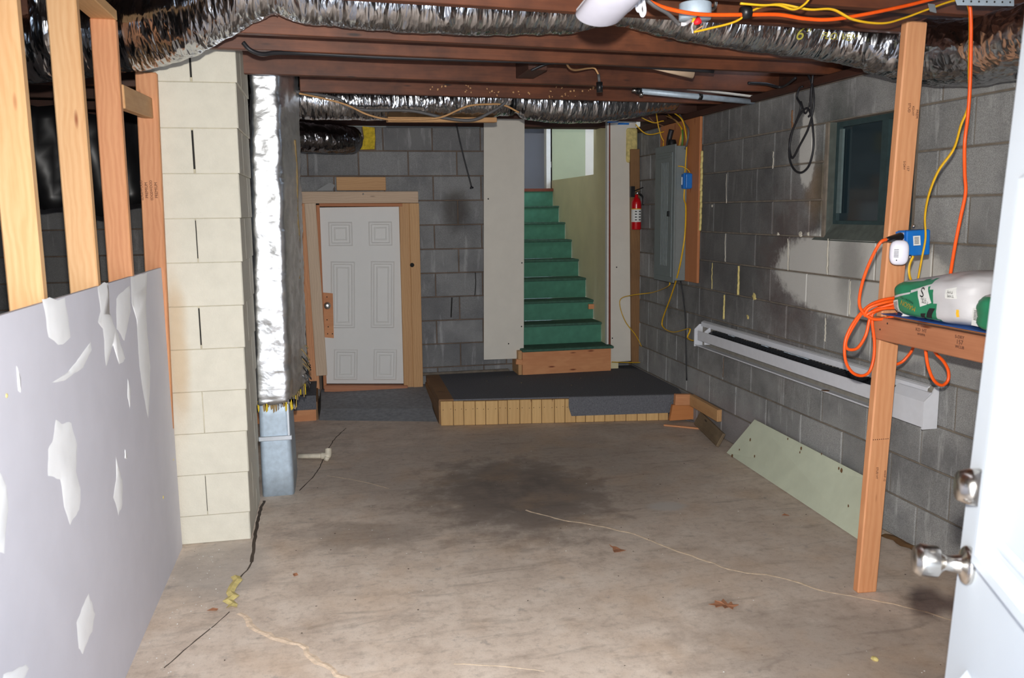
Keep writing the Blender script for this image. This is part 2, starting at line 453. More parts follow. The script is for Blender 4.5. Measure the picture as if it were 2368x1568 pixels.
def axis_m(loc, zdir, xdir=None):
    z = Vector(zdir).normalized(); x = Vector(xdir) if xdir else (z.orthogonal()); x = (x - z * x.dot(z)).normalized(); y = z.cross(x)
    return Matrix.Translation(Vector(loc)) @ Matrix((x, y, z)).transposed().to_4x4()
def slab(name, pts, nrm, th, mat, parent=None):
    """flat polygon pts extruded by th along -nrm (real thickness)"""
    nrm = Vector(nrm).normalized(); pts = [Vector(p) for p in pts]; n = len(pts)
    vs = pts + [p - nrm * th for p in pts]
    fs = [tuple(range(n)), tuple(range(n, 2 * n))[::-1]] + [(i, (i + 1) % n, n + (i + 1) % n, n + i) for i in range(n)]
    c = sum(pts, Vector()) / n
    me = mesh([v - c for v in vs], fs); return link(name, me, parent, Matrix.Translation(c), mat)
def text(name, s, size, mw, mat, parent, align='CENTER'):
    cu = bpy.data.curves.new('t', 'FONT'); cu.body = s; cu.size = size; cu.align_x = align; cu.align_y = 'CENTER'; cu.extrude = .0004
    ob = bpy.data.objects.new('t', cu); COL.objects.link(ob)
    me = bpy.data.meshes.new_from_object(ob); bpy.data.objects.remove(ob); bpy.data.curves.remove(cu)
    return link(name, me, parent, mw, mat)
def face_m(loc, right, upv):
    x = Vector(right).normalized(); y = Vector(upv); y = (y - x * y.dot(x)).normalized(); z = x.cross(y)
    return Matrix.Translation(Vector(loc)) @ Matrix((x, y, z)).transposed().to_4x4()
def ring_me(w, h, wd, th):
    """raised rectangular moulding, in local XY, height along Z, with sloped flanks"""
    vs, fs = [], []
    for k, (ins, z) in enumerate(((0, 0), (wd * .35, th), (wd * .7, th), (wd, .0))):
        for sx, sy in ((-1, -1), (1, -1), (1, 1), (-1, 1)): vs.append((sx * (w / 2 - ins), sy * (h / 2 - ins), z))
    for k in range(3):
        for i in range(4): fs.append((k * 4 + i, k * 4 + (i + 1) % 4, (k + 1) * 4 + (i + 1) % 4, (k + 1) * 4 + i))
    return mesh(vs, fs)
def block_me(L, Ht, D, ch=.004):
    """masonry unit: local X length, Z height, front towards -Y, chamfered front arris"""
    a, b = L / 2, Ht / 2; vs = []
    for (x, z, y) in ((a, b, D), (a, b, ch), (a - ch, b - ch, 0)):
        vs += [(-x, y, -z), (x, y, -z), (x, y, z), (-x, y, z)]
    fs = [(8, 9, 10, 11), (0, 3, 2, 1)]
    for k in (0, 4):
        for i in range(4): fs.append((k + i, k + (i + 1) % 4, k + 4 + (i + 1) % 4, k + 4 + i))
    return mesh(vs, fs)
BLK = {}
def block(parent, L, Ht, D, mw, mat, name='block'):
    key = (round(L, 3), round(Ht, 3), round(D, 3), mat)
    if key not in BLK:
        BLK[key] = block_me(L, Ht, D, .0022 if mat == 'block_cream' else .004); BLK[key].materials.append(M[mat])
    return link(name, BLK[key], parent, mw)

# ------------------------------------------------------------------ SETTING: floor
XR, YB = 2.622, 7.231
fl = struct(box('floor', -4, 2.75, -1.2, 9.6, -.12, 0, 'concrete'), 'stained grey-brown concrete slab floor')
def strip(name, pts, w, mat, parent, z=.0015, jit=.3):
    P = [Vector(p) for p in pts]; P = resample(catmull(P, 4), .04); vs, fs = [], []; n = len(P)
    for i, p in enumerate(P):
        a = P[max(0, i - 1)]; b = P[min(n - 1, i + 1)]; t = (b - a).normalized(); s = Vector((-t.y, t.x, 0))
        o = s * random.uniform(-1, 1) * w * jit * 1.6; ww = w * (1 + random.uniform(-jit, jit)) / 2
        vs += [p + o + s * ww + Vector((0, 0, z * .3)), p + o + Vector((0, 0, z)), p + o - s * ww + Vector((0, 0, z * .3))]
    for i in range(n - 1):
        for j in (0, 1): fs.append((3 * i + j, 3 * i + j + 1, 3 * i + j + 4, 3 * i + j + 3))
    return link(name, mesh(vs, fs), parent, None, mat)
F = lambda u, v: at(u, v, z=0)
strip('crack', [F(555, 1418), F(600, 1455), F(650, 1480), F(700, 1500), F(745, 1535), F(790, 1562), F(830, 1590)], .028, 'crack_fill', fl, .003)
strip('crack', [F(1215, 1180), F(1290, 1200), F(1400, 1220), F(1480, 1240), F(1560, 1272), F(1640, 1300), F(1700, 1320), F(1800, 1335), F(1900, 1365), F(2010, 1385), F(2100, 1405), F(2200, 1433), F(2330, 1465)], .012, 'crack_line', fl, .0012)
strip('crack', [F(380, 1545), F(430, 1500), F(480, 1460), F(530, 1415)], .005, 'crack_dark', fl, .001)
strip('crack', [F(583, 1300), F(590, 1240), F(602, 1180), F(612, 1158)], .016, 'crack_dark', fl, .001, .1)
strip('crack', [F(545, 1345), F(570, 1320), F(583, 1296)], .008, 'crack_dark', fl, .001)
strip('crack', [F(692, 1135), F(730, 1095), F(752, 1055), F(770, 1020), F(800, 990)], .006, 'crack_dark', fl, .001)
strip('crack', [F(757, 1100), F(830, 1112), F(900, 1130)], .006, 'crack_line', fl, .001)
strip('crack', [F(1050, 1535), F(1150, 1540), F(1260, 1552)], .005, 'crack_line', fl, .001)
o = strip('spray_foam', [F(548, 1335), F(540, 1360), F(535, 1385), F(528, 1408)], .045, 'foam', None, .012, .25)
tag(o, 'yellow strip of expanding foam filling the floor joint near the cream pillar', 'foam')

# grey painted concrete hump before the small door
pv = [at(738, 972, z=0), at(1012, 975, z=0), Vector((.83, 7.231, .0)), Vector((-.15, 7.231, .0)),
      at(742, 945, z=.05), at(1000, 945, z=.05), Vector((.80, 7.2, .115)), Vector((-.12, 7.2, .115)),
      Vector((.80, 7.231, .115)), Vector((-.12, 7.231, .115))]
ramp = link('door_step', mesh(pv, [(0, 1, 5, 4), (4, 5, 6, 7), (7, 6, 8, 9), (0, 4, 7, 9, 3), (1, 2, 8, 6, 5), (0, 3, 2, 1), (3, 9, 8, 2)]), None, None, 'dark_paint')
struct(ramp, 'low grey-painted concrete step below the small white door')

# ------------------------------------------------------------------ wall_right
HR0, DR0 = CH + .6534, 5.3704
ZW0, ZW1, YW0, YW1 = HR0 - .2032 * 4, HR0 - .2032, 3.50, 4.215
me = boxes_me([(2.629, 2.8, .35, YW0, -.05, HR0), (2.629, 2.8, YW1, 7.4, -.05, HR0), (2.629, 2.8, YW0, YW1, -.05, ZW0), (2.629, 2.8, YW0, YW1, ZW1, HR0)])
wr = struct(link('wall_right', me, None, None, 'mortar'), 'grey concrete block wall on the right with pale patch and window')
def wall_blocks(wall, horiz, h0, ncourse, off, parity, lo, hi, holes, face, mat, jw=.009):
    for c in range(ncourse):
        z1 = h0 - .2032 * c; z0 = z1 - .2032
        if z0 < -.12: continue
        z0b = max(z0, -.02)
        k0 = off + (.2032 if (c % 2) != parity else 0); n = math.floor((lo - k0) / .4064); s = k0 + n * .4064
        while s < hi:
            segs = [(max(s, lo), min(s + .4064, hi))]
            for (a, b, za, zb) in holes:
                if z0 < zb - .03 and z1 > za + .03:
                    ns = []
                    for (p, q) in segs:
                        if q <= a or p >= b: ns.append((p, q)); continue
                        if p < a: ns.append((p, a))
                        if q > b: ns.append((b, q))
                    segs = ns
            for (p, q) in segs:
                L = q - p - jw
                if L < .02: continue
                L = round(L, 3); hh = round(z1 - z0b - jw, 3); mid = (p + q) / 2; zc = (z0b + z1) / 2
                push = random.uniform(-.0015, .0015)
                if horiz == 'y': mw = Matrix.Translation((face + push, mid, zc)) @ Matrix.Rotation(-math.pi / 2, 4, 'Z')
                else: mw = Matrix.Translation((mid, face + push, zc))
                block(wall, L, hh, .03, mw, mat)
            s += .4064
wall_blocks(wr, 'y', HR0, 11, DR0 - 20 * .2032, 0, .36, 7.22, [(YW0 - .02, YW1 + .02, ZW0, ZW1), (YW0 - .16, YW1 + .17, ZW1 + .01, HR0 + .1)], XR, 'block_right')
block(wr, round(YW1 - YW0 + .32, 3), .194, .03, Matrix.Translation((XR, (YW0 + YW1) / 2 + .005, HR0 - .1016)) @ Matrix.Rotation(-math.pi / 2, 4, 'Z'), 'block_right', 'lintel')
# foam / caulk squeezed from joints
for (u0, v0, u1, v1, w, mt) in ((1709, 615, 1707, 682, .014, 'foam'), (1675.5, 682, 1674, 738, .014, 'foam'), (1647, 608, 1646, 668, .006, 'foam'), (1680, 402, 1679.5, 470, .005, 'caulk'), (1788.5, 350, 1788, 390, .007, 'caulk'), (1624, 402, 1623, 465, .007, 'foam'), (1677.5, 540, 1677, 605, .006, 'caulk'), (1822.5, 552, 1822, 625, .007, 'caulk'), (1915, 552, 1913, 632, .009, 'caulk'), (1966, 650, 1964, 728, .007, 'caulk'), (1909.5, 735, 1908, 790, .008, 'caulk'), (1832, 255, 1832, 295, .012, 'rust'), (1674, 828, 1672, 872, .008, 'mortar_dark')):
    a, b = at(u0, v0, x=XR - .001), at(u1, v1, x=XR - .001)
    n = 12; pts = [a.lerp(b, i / n) + Vector((0, random.uniform(-.004, .004), 0)) for i in range(n + 1)]
    link('joint_bead', tube_me(pts, lambda t: w * (.5 + .35 * math.sin(t * 37) ** 2), 6), wr, None, mt)
for (u, v, r, mt) in ((1745, 686, .028, 'foam'), (1731, 733, .022, 'foam'), (1648, 476, .014, 'caulk'), (1800, 541, .012, 'caulk'), (1870, 541, .014, 'caulk'), (1852, 541, .02, 'caulk')):
    p = at(u, v, x=XR + .004); bm = bmesh.new(); bmesh.ops.create_icosphere(bm, subdivisions=2, radius=1)
    for q in bm.verts: q.co = Vector((q.co.x * .008, q.co.y * r, q.co.z * r * .9)) * (1 + .35 * noise.noise(q.co * 3 + p * 9))
    m_ = bpy.data.meshes.new('b'); bm.to_mesh(m_); bm.free(); link('foam_blob', m_, wr, Matrix.Translation(p), mt)

# window_1
w1 = link('window_1', None, None, Matrix.Translation((2.69, (YW0 + YW1) / 2, ZW0))); struct(w1, 'dark teal metal basement window in the block wall')
ft = .028
box('window_frame', 2.68, 2.72, YW1 - ft, YW1, ZW0, ZW1, 'window_frame_teal', w1)
box('window_frame', 2.68, 2.72, YW0, YW0 + ft, ZW0, ZW1, 'window_frame_teal', w1)
box('window_frame', 2.68, 2.72, YW0 + ft, YW1 - ft, ZW1 - ft, ZW1, 'window_frame_teal', w1)
box('window_frame', 2.68, 2.72, YW0 + ft, YW1 - ft, ZW0 + .06, ZW0 + .09, 'window_frame_teal', w1)
box('mullion', 2.675, 2.715, 3.77, 3.82, ZW0 + .09, ZW1 - ft, 'window_frame_teal', w1)
box('window_pane', 2.70, 2.706, 3.82, YW1 - ft, ZW0 + .09, ZW1 - ft, 'glass_dark', w1)
box('window_pane', 2.70, 2.706, YW0 + ft, 3.77, ZW0 + .09, ZW1 - ft, 'glass_dark', w1)
box('sash_stop', 2.672, 2.684, YW1 - .07, YW1 - .04, ZW0 + .13, ZW1 - .04, 'sash_grey', w1)['label'] = 'thin metal sash channel'
box('reveal', 2.64, 2.8, YW1, YW1 + .02, ZW0, ZW1, 'window_reveal', w1)
box('reveal', 2.64, 2.8, YW0 - .02, YW0, ZW0, ZW1, 'window_reveal', w1)
sv = [Vector((XR - .004, y, z)) for y, z in ((YW0 - .05, ZW0 - .015), (YW1 + .10, ZW0 - .015))] + [Vector((2.69, YW1 + .02, ZW0 + .085)), Vector((2.69, YW0, ZW0 + .085)), Vector((2.72, YW0, ZW0 - .02)), Vector((2.72, YW1 + .02, ZW0 - .02))]
link('window_sill', mesh(sv, [(0, 1, 2, 3), (3, 2, 5, 4), (0, 4, 5, 1), (0, 3, 4), (1, 5, 2)]), w1, None, 'window_reveal')
box('outer_cover', 2.74, 2.76, YW0, YW1, ZW0, ZW1, 'dark_space', w1)

# ------------------------------------------------------------------ wall_back
HB0, XB0 = CH + .7053, -.146
DX0, DX1, DZ1 = -.11, .64, 1.66
SX0, SX1 = 1.56, 2.36
me = boxes_me([(-4, DX0, 7.239, 7.42, -.05, HB0), (DX0, DX1, 7.239, 7.42, DZ1, HB0), (DX1, SX0, 7.239, 7.42, -.05, HB0), (SX1 + .1, 2.63, 7.239, 7.42, -.05, HB0), (DX0, DX1, 7.239, 7.42, -.05, .1)])
wb = struct(link('wall_back', me, None, None, 'mortar_dark'), 'grey concrete block back wall with small door and stair opening')
wall_blocks(wb, 'x', HB0, 12, XB0 - 16 * .2032, 1, -3.9, SX0, [(DX0 - .02, DX1 + .02, -.1, DZ1), (.30, .40, HB0 - .2032, HB0)], YB, 'block_grey')
wall_blocks(wb, 'x', HB0, 12, XB0, 1, SX1 + .1, 2.615, [], YB, 'block_grey')
# stained crack lines and bottom mortar wash
tube('crack', [at(1045, 688, y=YB), at(1044, 712, y=YB), at(1043, 734, y=YB)], .006, 'gap_dark', wb, 6)
tube('crack', [at(1099, 630, y=YB), at(1100, 655, y=YB), at(1098, 683, y=YB)], .004, 'gap_dark', wb, 6)
box('mortar_ledge', .72, 1.5, 7.20, 7.24, .19, .215, 'mortar', wb, .01)

# outer walls of the unfinished room on the left, and the front wall with the open doorway
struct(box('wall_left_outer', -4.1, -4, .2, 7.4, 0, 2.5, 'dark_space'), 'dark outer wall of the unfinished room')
me = boxes_me([(-4, -.21, .28, .40, 0, 2.5), (.70, 2.75, .28, .40, 0, 2.5), (-.21, .70, .28, .40, 2.07, 2.5)])
struct(link('wall_front', me, None, None, 'panel_white'), 'front wall with open doorway behind the camera')

# ------------------------------------------------------------------ ceiling and joists
ZJ = 2.275
ce = struct(box('ceiling', -4, 2.75, .2, 7.4, ZJ + .30, ZJ + .34, 'subfloor'), 'underside of brown floorboards above the joists')
def joist(y0, mat='joist_wood', sl=.088, x0=-3.95, x1=2.74, name='joist', h=.30):
    return beam(name, (x0, y0 + sl * x0, ZJ + h / 2), (x1, y0 + sl * x1, ZJ + h / 2), .042, h, mat, ce, bev=.002)
for y0, mt, parts in ((1.15, 'joist_wood', None), (1.68, 'joist_wood', None), (2.22, 'joist_wood', None), (2.63, 'joist_wood', None), (2.94, 'joist_wood', ((-3.95, -.56), (-.28, 2.74))),
                      (3.59, 'joist_wood', ((-.40, 2.74),)), (3.94, 'joist_wood', ((-3.95, -.9), (-.46, 2.74))), (4.60, 'joist_wood', None), (5.20, 'joist_wood', ((-3.95, -.48), (-.13, 2.74))), (5.78, 'joist_dark', None), (6.35, 'joist_dark', None)):
    for x0, x1 in (parts or ((-3.95, 2.74),)): joist(y0 + .03, mt, x0=x0, x1=x1)
beam('rim_joist', (-3.9, 7.12, ZJ + .095), (2.6, 7.12, ZJ + .095), .045, .19, 'joist_dark', ce)
beam('sill_plate', (-3.9, 7.3, HB0 + .02), (2.6, 7.3, HB0 + .02), .2, .04, 'joist_dark', ce)
beam('sill_plate', (2.66, .4, ZJ - .02), (2.66, 7.2, ZJ - .02), .13, .04, 'joist_dark', ce)
beam('rim_joist', (2.70, .4, ZJ + .095), (2.70, 7.2, ZJ + .095), .04, .19, 'joist_dark', ce)
for i in range(46):
    u, v = random.choice(((1040, 200), (1120, 208), (1180, 215), (1300, 218), (1330, 205))); u += random.uniform(-45, 45); v += random.uniform(-7, 7)
    d = ray(u, v); yj = 5.23 + .088 * .9; p = at(u, v, y=yj); yj = 5.23 + .088 * p.x - .0222; p = at(u, v, y=yj)
    link('paint_fleck', box_me(random.uniform(.004, .012), .001, random.uniform(.003, .012)), ce, Matrix.Translation(p) @ Matrix.Rotation(math.atan(.088), 4, 'Z') @ Matrix.Rotation(random.uniform(-.5, .5), 4, 'Y'), 'tan_cable')
# short wood blocks between joists
for u, v, y, w, h, d in ((1228, 170, 4.55, .10, .09, .3), (1295, 112, 4.02, .06, .05, .1)):
    p = at(u, v, y=y); beam('blocking', p + Vector((0, -d / 2, .04)), p + Vector((0, d / 2, .04)), w, h, 'joist_dark', ce)

beam('sill_flashing', (.17, 7.215, 2.285), (1.27, 7.215, 2.285), .02, .03, 'panel_grey', ce)
hs = slab('hanger_strap', [at(2205, -14, y=2.5), at(2345, -8, y=2.5), at(2345, 14, y=2.5), at(2215, 12, y=2.5)], (0, -1, 0), .003, 'galv')
tag(hs, 'perforated grey metal strap fixed to the joist above the post', 'strap')
for u in range(2228, 2345, 18): link('strap_hole', lathe_me([(.0035, 0), (.003, .0006), (.0005, .0007)], 8), hs, axis_m(at(u, 3 + (u - 2228) * .02, y=2.4998), (0, -1, 0)), 'gap_dark')

# ------------------------------------------------------------------ wall_left : framed wall with drywall below
XD = -.752
wl = link('wall_left', None, None, Matrix.Translation((XD - .05, 2.6, 0))); struct(wl, 'framed partition on the left with bare studs above drywall')
dz = 1.355
tp = [Vector((XD, .4, 0)), Vector((XD, 4.16, 0)), Vector((XD, 4.16, dz - .01)), Vector((XD, .4, dz + .01))]
dw = slab('drywall_sheet', tp, (1, 0, 0), .0127, 'drywall_grey', wl); dw['label'] = 'grey-white drywall sheet with joint compound smears'
sx = XD - .0127 - .0445
def stud(yfar, mat, z1=2.306, lean=.0, xc=None):
    x = sx if xc is None else xc
    return beam('stud', (x, yfar - .019, .04), (x + lean, yfar - .019, z1), .089, .038, mat, wl, (0, 1, 0), .004)
stud(2.56, 'pine_new', lean=.0); stud(3.10, 'pine_new', lean=.01); stud(3.585, 'fir_pink', 2.306, lean=.02); stud(4.17, 'fir_pink', 2.205, lean=.05)
stud(1.98, 'pine_new'); stud(1.45, 'pine_new')
beam('bottom_plate', (sx, .4, .02), (sx, 4.16, .02), .089, .038, 'pine_new', wl)
beam('top_plate', (sx + .02, 1.2, 2.325), (sx + .02, 3.585, 2.325), .089, .038, 'pine_tan', wl)
a, b = at(296, 250, x=sx + .05), Vector((sx + .07, 4.13, 2.065))
beam('blocking', Vector((a.x, 3.585, 2.03)), Vector((a.x, 4.14, 2.05)), .038, .089, 'pine_tan', wl)
for i, (yy, t) in enumerate(((0, 'EDGEWOOD'), (.022, 'PREMIUM'), (.046, 'EDGEWOOD'), (.068, 'PREMIUM'))):
    p = at(328 + i * 11.2, 440, y=4.13); text('stamp', t, .017 if i % 2 else .015, face_m(p + Vector((0, -.0015, 0)), (0, 0, 1), (-1, 0, 0)), 'stamp_ink', wl)
# joint compound smears on the drywall
def patch(pts, seed):
    P = [at(u, v, x=XD + .0005) for u, v in pts]; n = len(P); c = sum(P, Vector()) / n
    Q = []
    for i in range(n):
        a, b = P[i], P[(i + 1) % n]
        for j in range(6):
            q = a.lerp(b, j / 6); d = (q - c).normalized() * noise.noise(q * 22 + Vector((seed, 0, 0))) * .012; Q.append(q + Vector((0, d.y, d.z)))
    vs = [q for q in Q] + [c + (q - c) * .82 + Vector((.0022, 0, 0)) for q in Q]; N = len(Q)
    fs = [(i, (i + 1) % N, N + (i + 1) % N, N + i) for i in range(N)] + [tuple(range(N, 2 * N))]
    link('compound_patch', mesh(vs, fs, True), dw, None, 'compound')
for i, pp in enumerate((
    [(98, 694), (150, 690), (158, 735), (163, 780), (135, 803), (112, 780), (104, 735)],
    [(225, 662), (250, 655), (252, 720), (272, 770), (290, 830), (275, 842), (262, 800), (245, 850), (238, 760), (226, 745), (232, 720)],
    [(302, 640), (340, 632), (338, 700), (340, 760), (348, 850), (343, 968), (335, 930), (322, 850), (316, 740), (304, 700)],
    [(268, 690), (300, 660), (302, 720), (288, 790), (270, 760)],
    [(130, 975), (165, 978), (178, 1030), (176, 1090), (186, 1130), (184, 1180), (162, 1210), (148, 1170), (138, 1110), (112, 1100), (112, 1040), (126, 1000)],
    [(205, 1372), (220, 1420), (214, 1460), (192, 1510), (182, 1500), (177, 1440), (190, 1405)],
    [(268, 1055), (276, 1090), (284, 1110), (283, 1165), (274, 1195), (262, 1150), (268, 1110)],
    [(180, 830), (210, 790), (212, 810), (192, 850), (150, 880), (120, 885), (155, 862)],
    [(0, 1100), (16, 1120), (18, 1180), (10, 1280), (-20, 1290), (-20, 1100)],
    [(295, 875), (302, 900), (300, 945), (295, 920)], [(37, 840), (46, 870), (48, 910), (42, 905)],
    [(288, 1035), (293, 1060), (288, 1062)], [(10, 1560), (60, 1535), (68, 1545), (40, 1600), (0, 1600)],
    [(377, 625), (392, 622), (396, 670), (392, 720), (384, 690)])): patch(pp, i * 3.1)
for u, v, r in ((377, 1150, .008), (401, 1063, .005), (15, 915, .006)):
    p = at(u, v, x=XD); link('nail_fill', lathe_me([(r, 0), (r * .8, r * .3), (.0005, r * .5)], 12), dw, axis_m(p, (1, 0, 0)), 'foam')

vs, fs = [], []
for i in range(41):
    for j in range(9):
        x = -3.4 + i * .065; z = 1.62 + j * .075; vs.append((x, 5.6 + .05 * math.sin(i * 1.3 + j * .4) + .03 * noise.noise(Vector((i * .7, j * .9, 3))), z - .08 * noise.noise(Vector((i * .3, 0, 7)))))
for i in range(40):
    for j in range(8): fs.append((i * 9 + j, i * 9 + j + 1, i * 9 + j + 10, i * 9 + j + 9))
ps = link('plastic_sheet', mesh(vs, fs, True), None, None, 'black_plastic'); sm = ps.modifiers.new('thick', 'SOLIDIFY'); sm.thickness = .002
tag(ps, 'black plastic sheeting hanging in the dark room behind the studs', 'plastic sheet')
# ------------------------------------------------------------------ cream block pillar
pl = tag(link('block_pillar', None, None, Matrix.Translation((-.6, 4.5, 0))), 'cream-painted concrete block pillar beside the drywall partition', 'pillar')
PY0, PY1 = 4.19, 4.78
vs = [(-.86, PY0 + .006, 0), (-.447, PY0 + .006, 0), (-.447, PY1, 0), (-.86, PY1, 0), (-.80, PY0 + .006, 2.33), (-.387, PY0 + .006, 2.33), (-.387, PY1, 2.33), (-.80, PY1, 2.33)]
link('mortar_core', mesh(vs, [(0, 1, 5, 4), (1, 2, 6, 5), (2, 3, 7, 6), (3, 0, 4, 7), (4, 5, 6, 7), (0, 3, 2, 1)]), pl, None, 'mortar_cream')
zb = [0.0, .14]
while zb[-1] < 2.25: zb.append(zb[-1] + .2035)
for c in range(len(zb) - 1):
    z0, z1 = zb[c], zb[c + 1]; zc = (z0 + z1) / 2; xr = -.441 + .0258 * zc; xl = xr - .42
    jx = xr - (.197 if c % 2 == 0 else .197); hh = round(z1 - z0 - .002, 3)
    if c % 2:      # two units with an open joint
        gap = {11: .009, 9: .009, 7: .004, 5: .006}.get(c, .003)
        for p, q in ((xl, jx - gap / 2), (jx + gap / 2, xr)):
            block(pl, round(q - p, 3), hh, .02, Matrix.Translation(((p + q) / 2, PY0, zc)), 'block_cream')
        box('open_joint', jx - gap / 2, jx + gap / 2, PY0 + .003, PY0 + .02, z0 + .02, z1 - .01, 'gap_dark' if c > 4 or c == 1 else 'mortar_cream', pl)
    else:
        block(pl, round(xr - xl - .003, 3), hh, .02, Matrix.Translation(((xl + xr) / 2, PY0, zc)), 'block_cream')
    # side face
    L = PY1 - PY0
    for p, q in (((PY0 + .006, PY0 + .2), (PY0 + .204, PY1)) if c % 2 else ((PY0 + .006, PY0 + .395), (PY0 + .4, PY1))):
        block(pl, round(q - p, 3), hh, .016, Matrix.Translation((xr + .001, (p + q) / 2, zc)) @ Matrix.Rotation(math.pi / 2, 4, 'Z'), 'block_cream')

# ------------------------------------------------------------------ staircase and stairwell
sc = struct(thing('staircase', 'straight green-painted staircase rising behind the white panels', 'staircase', (1.9, 6.95, .2)))
NOSE = [.42, .60, .776, .958, 1.12, 1.30, 1.467, 1.633, 1.815]
SXL, SXR = 1.562, 2.34
for i, z in enumerate(NOSE):
    y = 6.95 + .24 * i; zp = NOSE[i - 1] if i else .2
    xl, xr = (SXL + .002, SXR + .012) if i == 0 else (SXL, SXR)
    rs = box('riser', xl, xr, y + .025, y + .045, zp, z - .02, 'orange_board' if i == 0 else 'green_paint', sc)
    if i == 0: rs['label'] = 'bare orange pine riser board'
    if i < 8: box('tread', xl - (.0 if i else .005), xr + (.0 if i else .02), y, y + .27, z - .022, z, 'green_tread', sc, .006)
    else: box('tread', xl, xr, y, y + .25, z - .03, z, 'red_brown', sc)
box('stringer', 1.53, 1.561, 6.985, 7.235, .2, .405, 'pine_tan', sc)
box('understair_blocker', 1.5, 2.45, 7.30, 7.33, .0, .41, 'dark_space', sc)  # unseen box added to stop world light leaking through under the stairs
box('torn_corner', 2.29, 2.34, 7.43, 7.452, .69, .735, 'orange_board', sc)['label'] = 'bare wood where the green paint tore off'
struct(box('wall_stair_left', 1.46, SXL - .002, 7.43, 9.2, .2, 2.75, 'stair_wall'))
me = boxes_me([(SXR + .004, SXR + .11, 7.06, 7.47, .2, 2.75), (SXR + .004, SXR + .11, 7.47, 8.95, .2, 1.90)])
struct(link('wall_stair_right', me, None, None, 'stair_wall'), 'cream stairwell side wall with low cut-out top')
# upper floor seen through the opening
struct(box('floor_upper', 1.3, 4, 8.97, 11, 1.70, 1.80, 'brown_carpet'))
struct(box('floor_upper_side', SXR + .12, 4, 7.45, 8.97, 1.70, 1.80, 'brown_carpet'))
struct(box('wall_upper_green', 2.352, 2.72, 8.96, 9.02, 1.80, 3.2, 'green_panel'), 'pale green wall panel above the stairs')
struct(box('wall_upper_pale', 2.722, 3.4, 9.0, 9.06, 1.80, 3.2, 'panel_white'))
struct(box('wall_upper_far', 1.2, 4, 10.4, 10.5, 1.8, 3.3, 'blue_grey_wall'), 'blue-grey wall of the room above the stairs')
struct(box('wall_upper_left', 1.3, 1.36, 9.2, 10.4, 1.8, 3.3, 'blue_grey_wall'))
struct(box('wall_upper_right', 3.4, 3.5, 7.1, 10.4, 1.8, 3.3, 'panel_white'))
struct(box('ceiling_upper', 1.2, 4, 7.42, 10.5, 2.78, 2.85, 'panel_white'))
dj = struct(link('trim_1', None, None, Matrix.Translation((2.27, 8.95, 1.815))), 'white door jamb at the head of the stairs')
zt = 2.78
p0, p1 = at(1263, 300, y=8.97).x, at(1276, 300, y=8.97).x
box('jamb', p0, p1 - .012, 8.97, 9.07, 1.815, zt, 'white_trim', dj, .004)
box('jamb_stop', p1 - .012, p1 + .006, 9.0, 9.07, 1.815, zt, 'black_plastic', dj)
box('strike_plate', p1 - .012, p1 + .006, 8.992, 9.0, 2.04, 2.10, 'white_trim', dj)
box('casing', p1 + .008, p1 + .02, 8.98, 9.05, 1.815, zt, 'white_trim', dj)
box('edge_strip', p1 + .022, 2.352, 8.965, 9.03, 1.80, zt, 'red_brown', dj)
box('baseboard_upper', 1.95, 2.22, 10.38, 10.4, 1.8, 1.88, 'red_brown')
struct(bpy.data.objects['baseboard_upper'])

# white panels flanking the stair opening
YP = 7.05
PX = lambda u, v: at(u, v, y=YP)
s1 = slab('wall_panel', [PX(1119, 832), PX(1211, 829), PX(1213, 270), PX(1119, 270)], (0, -1, 0), .013, 'panel_white')
tag(s1, 'tall off-white panel board left of the green stairs', 'panel')
s2 = slab('wall_panel', [PX(1411, 838), PX(1479, 833), PX(1471, 270), PX(1409, 270)], (0, -1, 0), .013, 'panel_white')
tag(s2, 'narrow off-white panel board right of the green stairs', 'panel')
for u, v in ((1426, 618), (1416, 782), (1129, 460), (1207, 608), (1206, 755), (1176, 795)):
    p = PX(u, v); link('screw', lathe_me([(.006, 0), (.005, .002), (.001, .002)], 10), s2 if u > 1300 else s1, axis_m(p, (0, -1, 0)), 'gap_dark')
eb = slab('edge_board', [PX(1407, 805) + Vector((0, -.003, 0)), PX(1412, 805) + Vector((0, -.003, 0)), PX(1411, 275) + Vector((0, -.003, 0)), PX(1408, 275) + Vector((0, -.003, 0))], (0, -1, 0), .05, 'red_brown')
tag(eb, 'reddish-brown raw edge strip at the right side of the stair opening', 'trim strip')
el = slab('edge_trim', [PX(1403, 803) + Vector((0, -.002, 0)), PX(1407, 803) + Vector((0, -.002, 0)), PX(1408, 275) + Vector((0, -.002, 0)), PX(1404, 275) + Vector((0, -.002, 0))], (0, -1, 0), .05, 'white_trim')
tag(el, 'thin white plaster edge inside the stair opening', 'trim strip')
tb = beam('treated_board', at(1470, 838, y=7.03), at(1467, 345, y=7.03), .082, .036, 'treated', None, (0, 1, 0))
tag(tb, 'brown treated upright board behind the red fire extinguisher', 'board')
# framing above the opening
box('header_foam', 2.50, 2.60, 7.03, 7.10, 1.98, 2.27, 'foam', None, .02, 2)
tag(bpy.data.objects['header_foam'], 'yellow spray foam filling the corner above the treated board', 'foam')

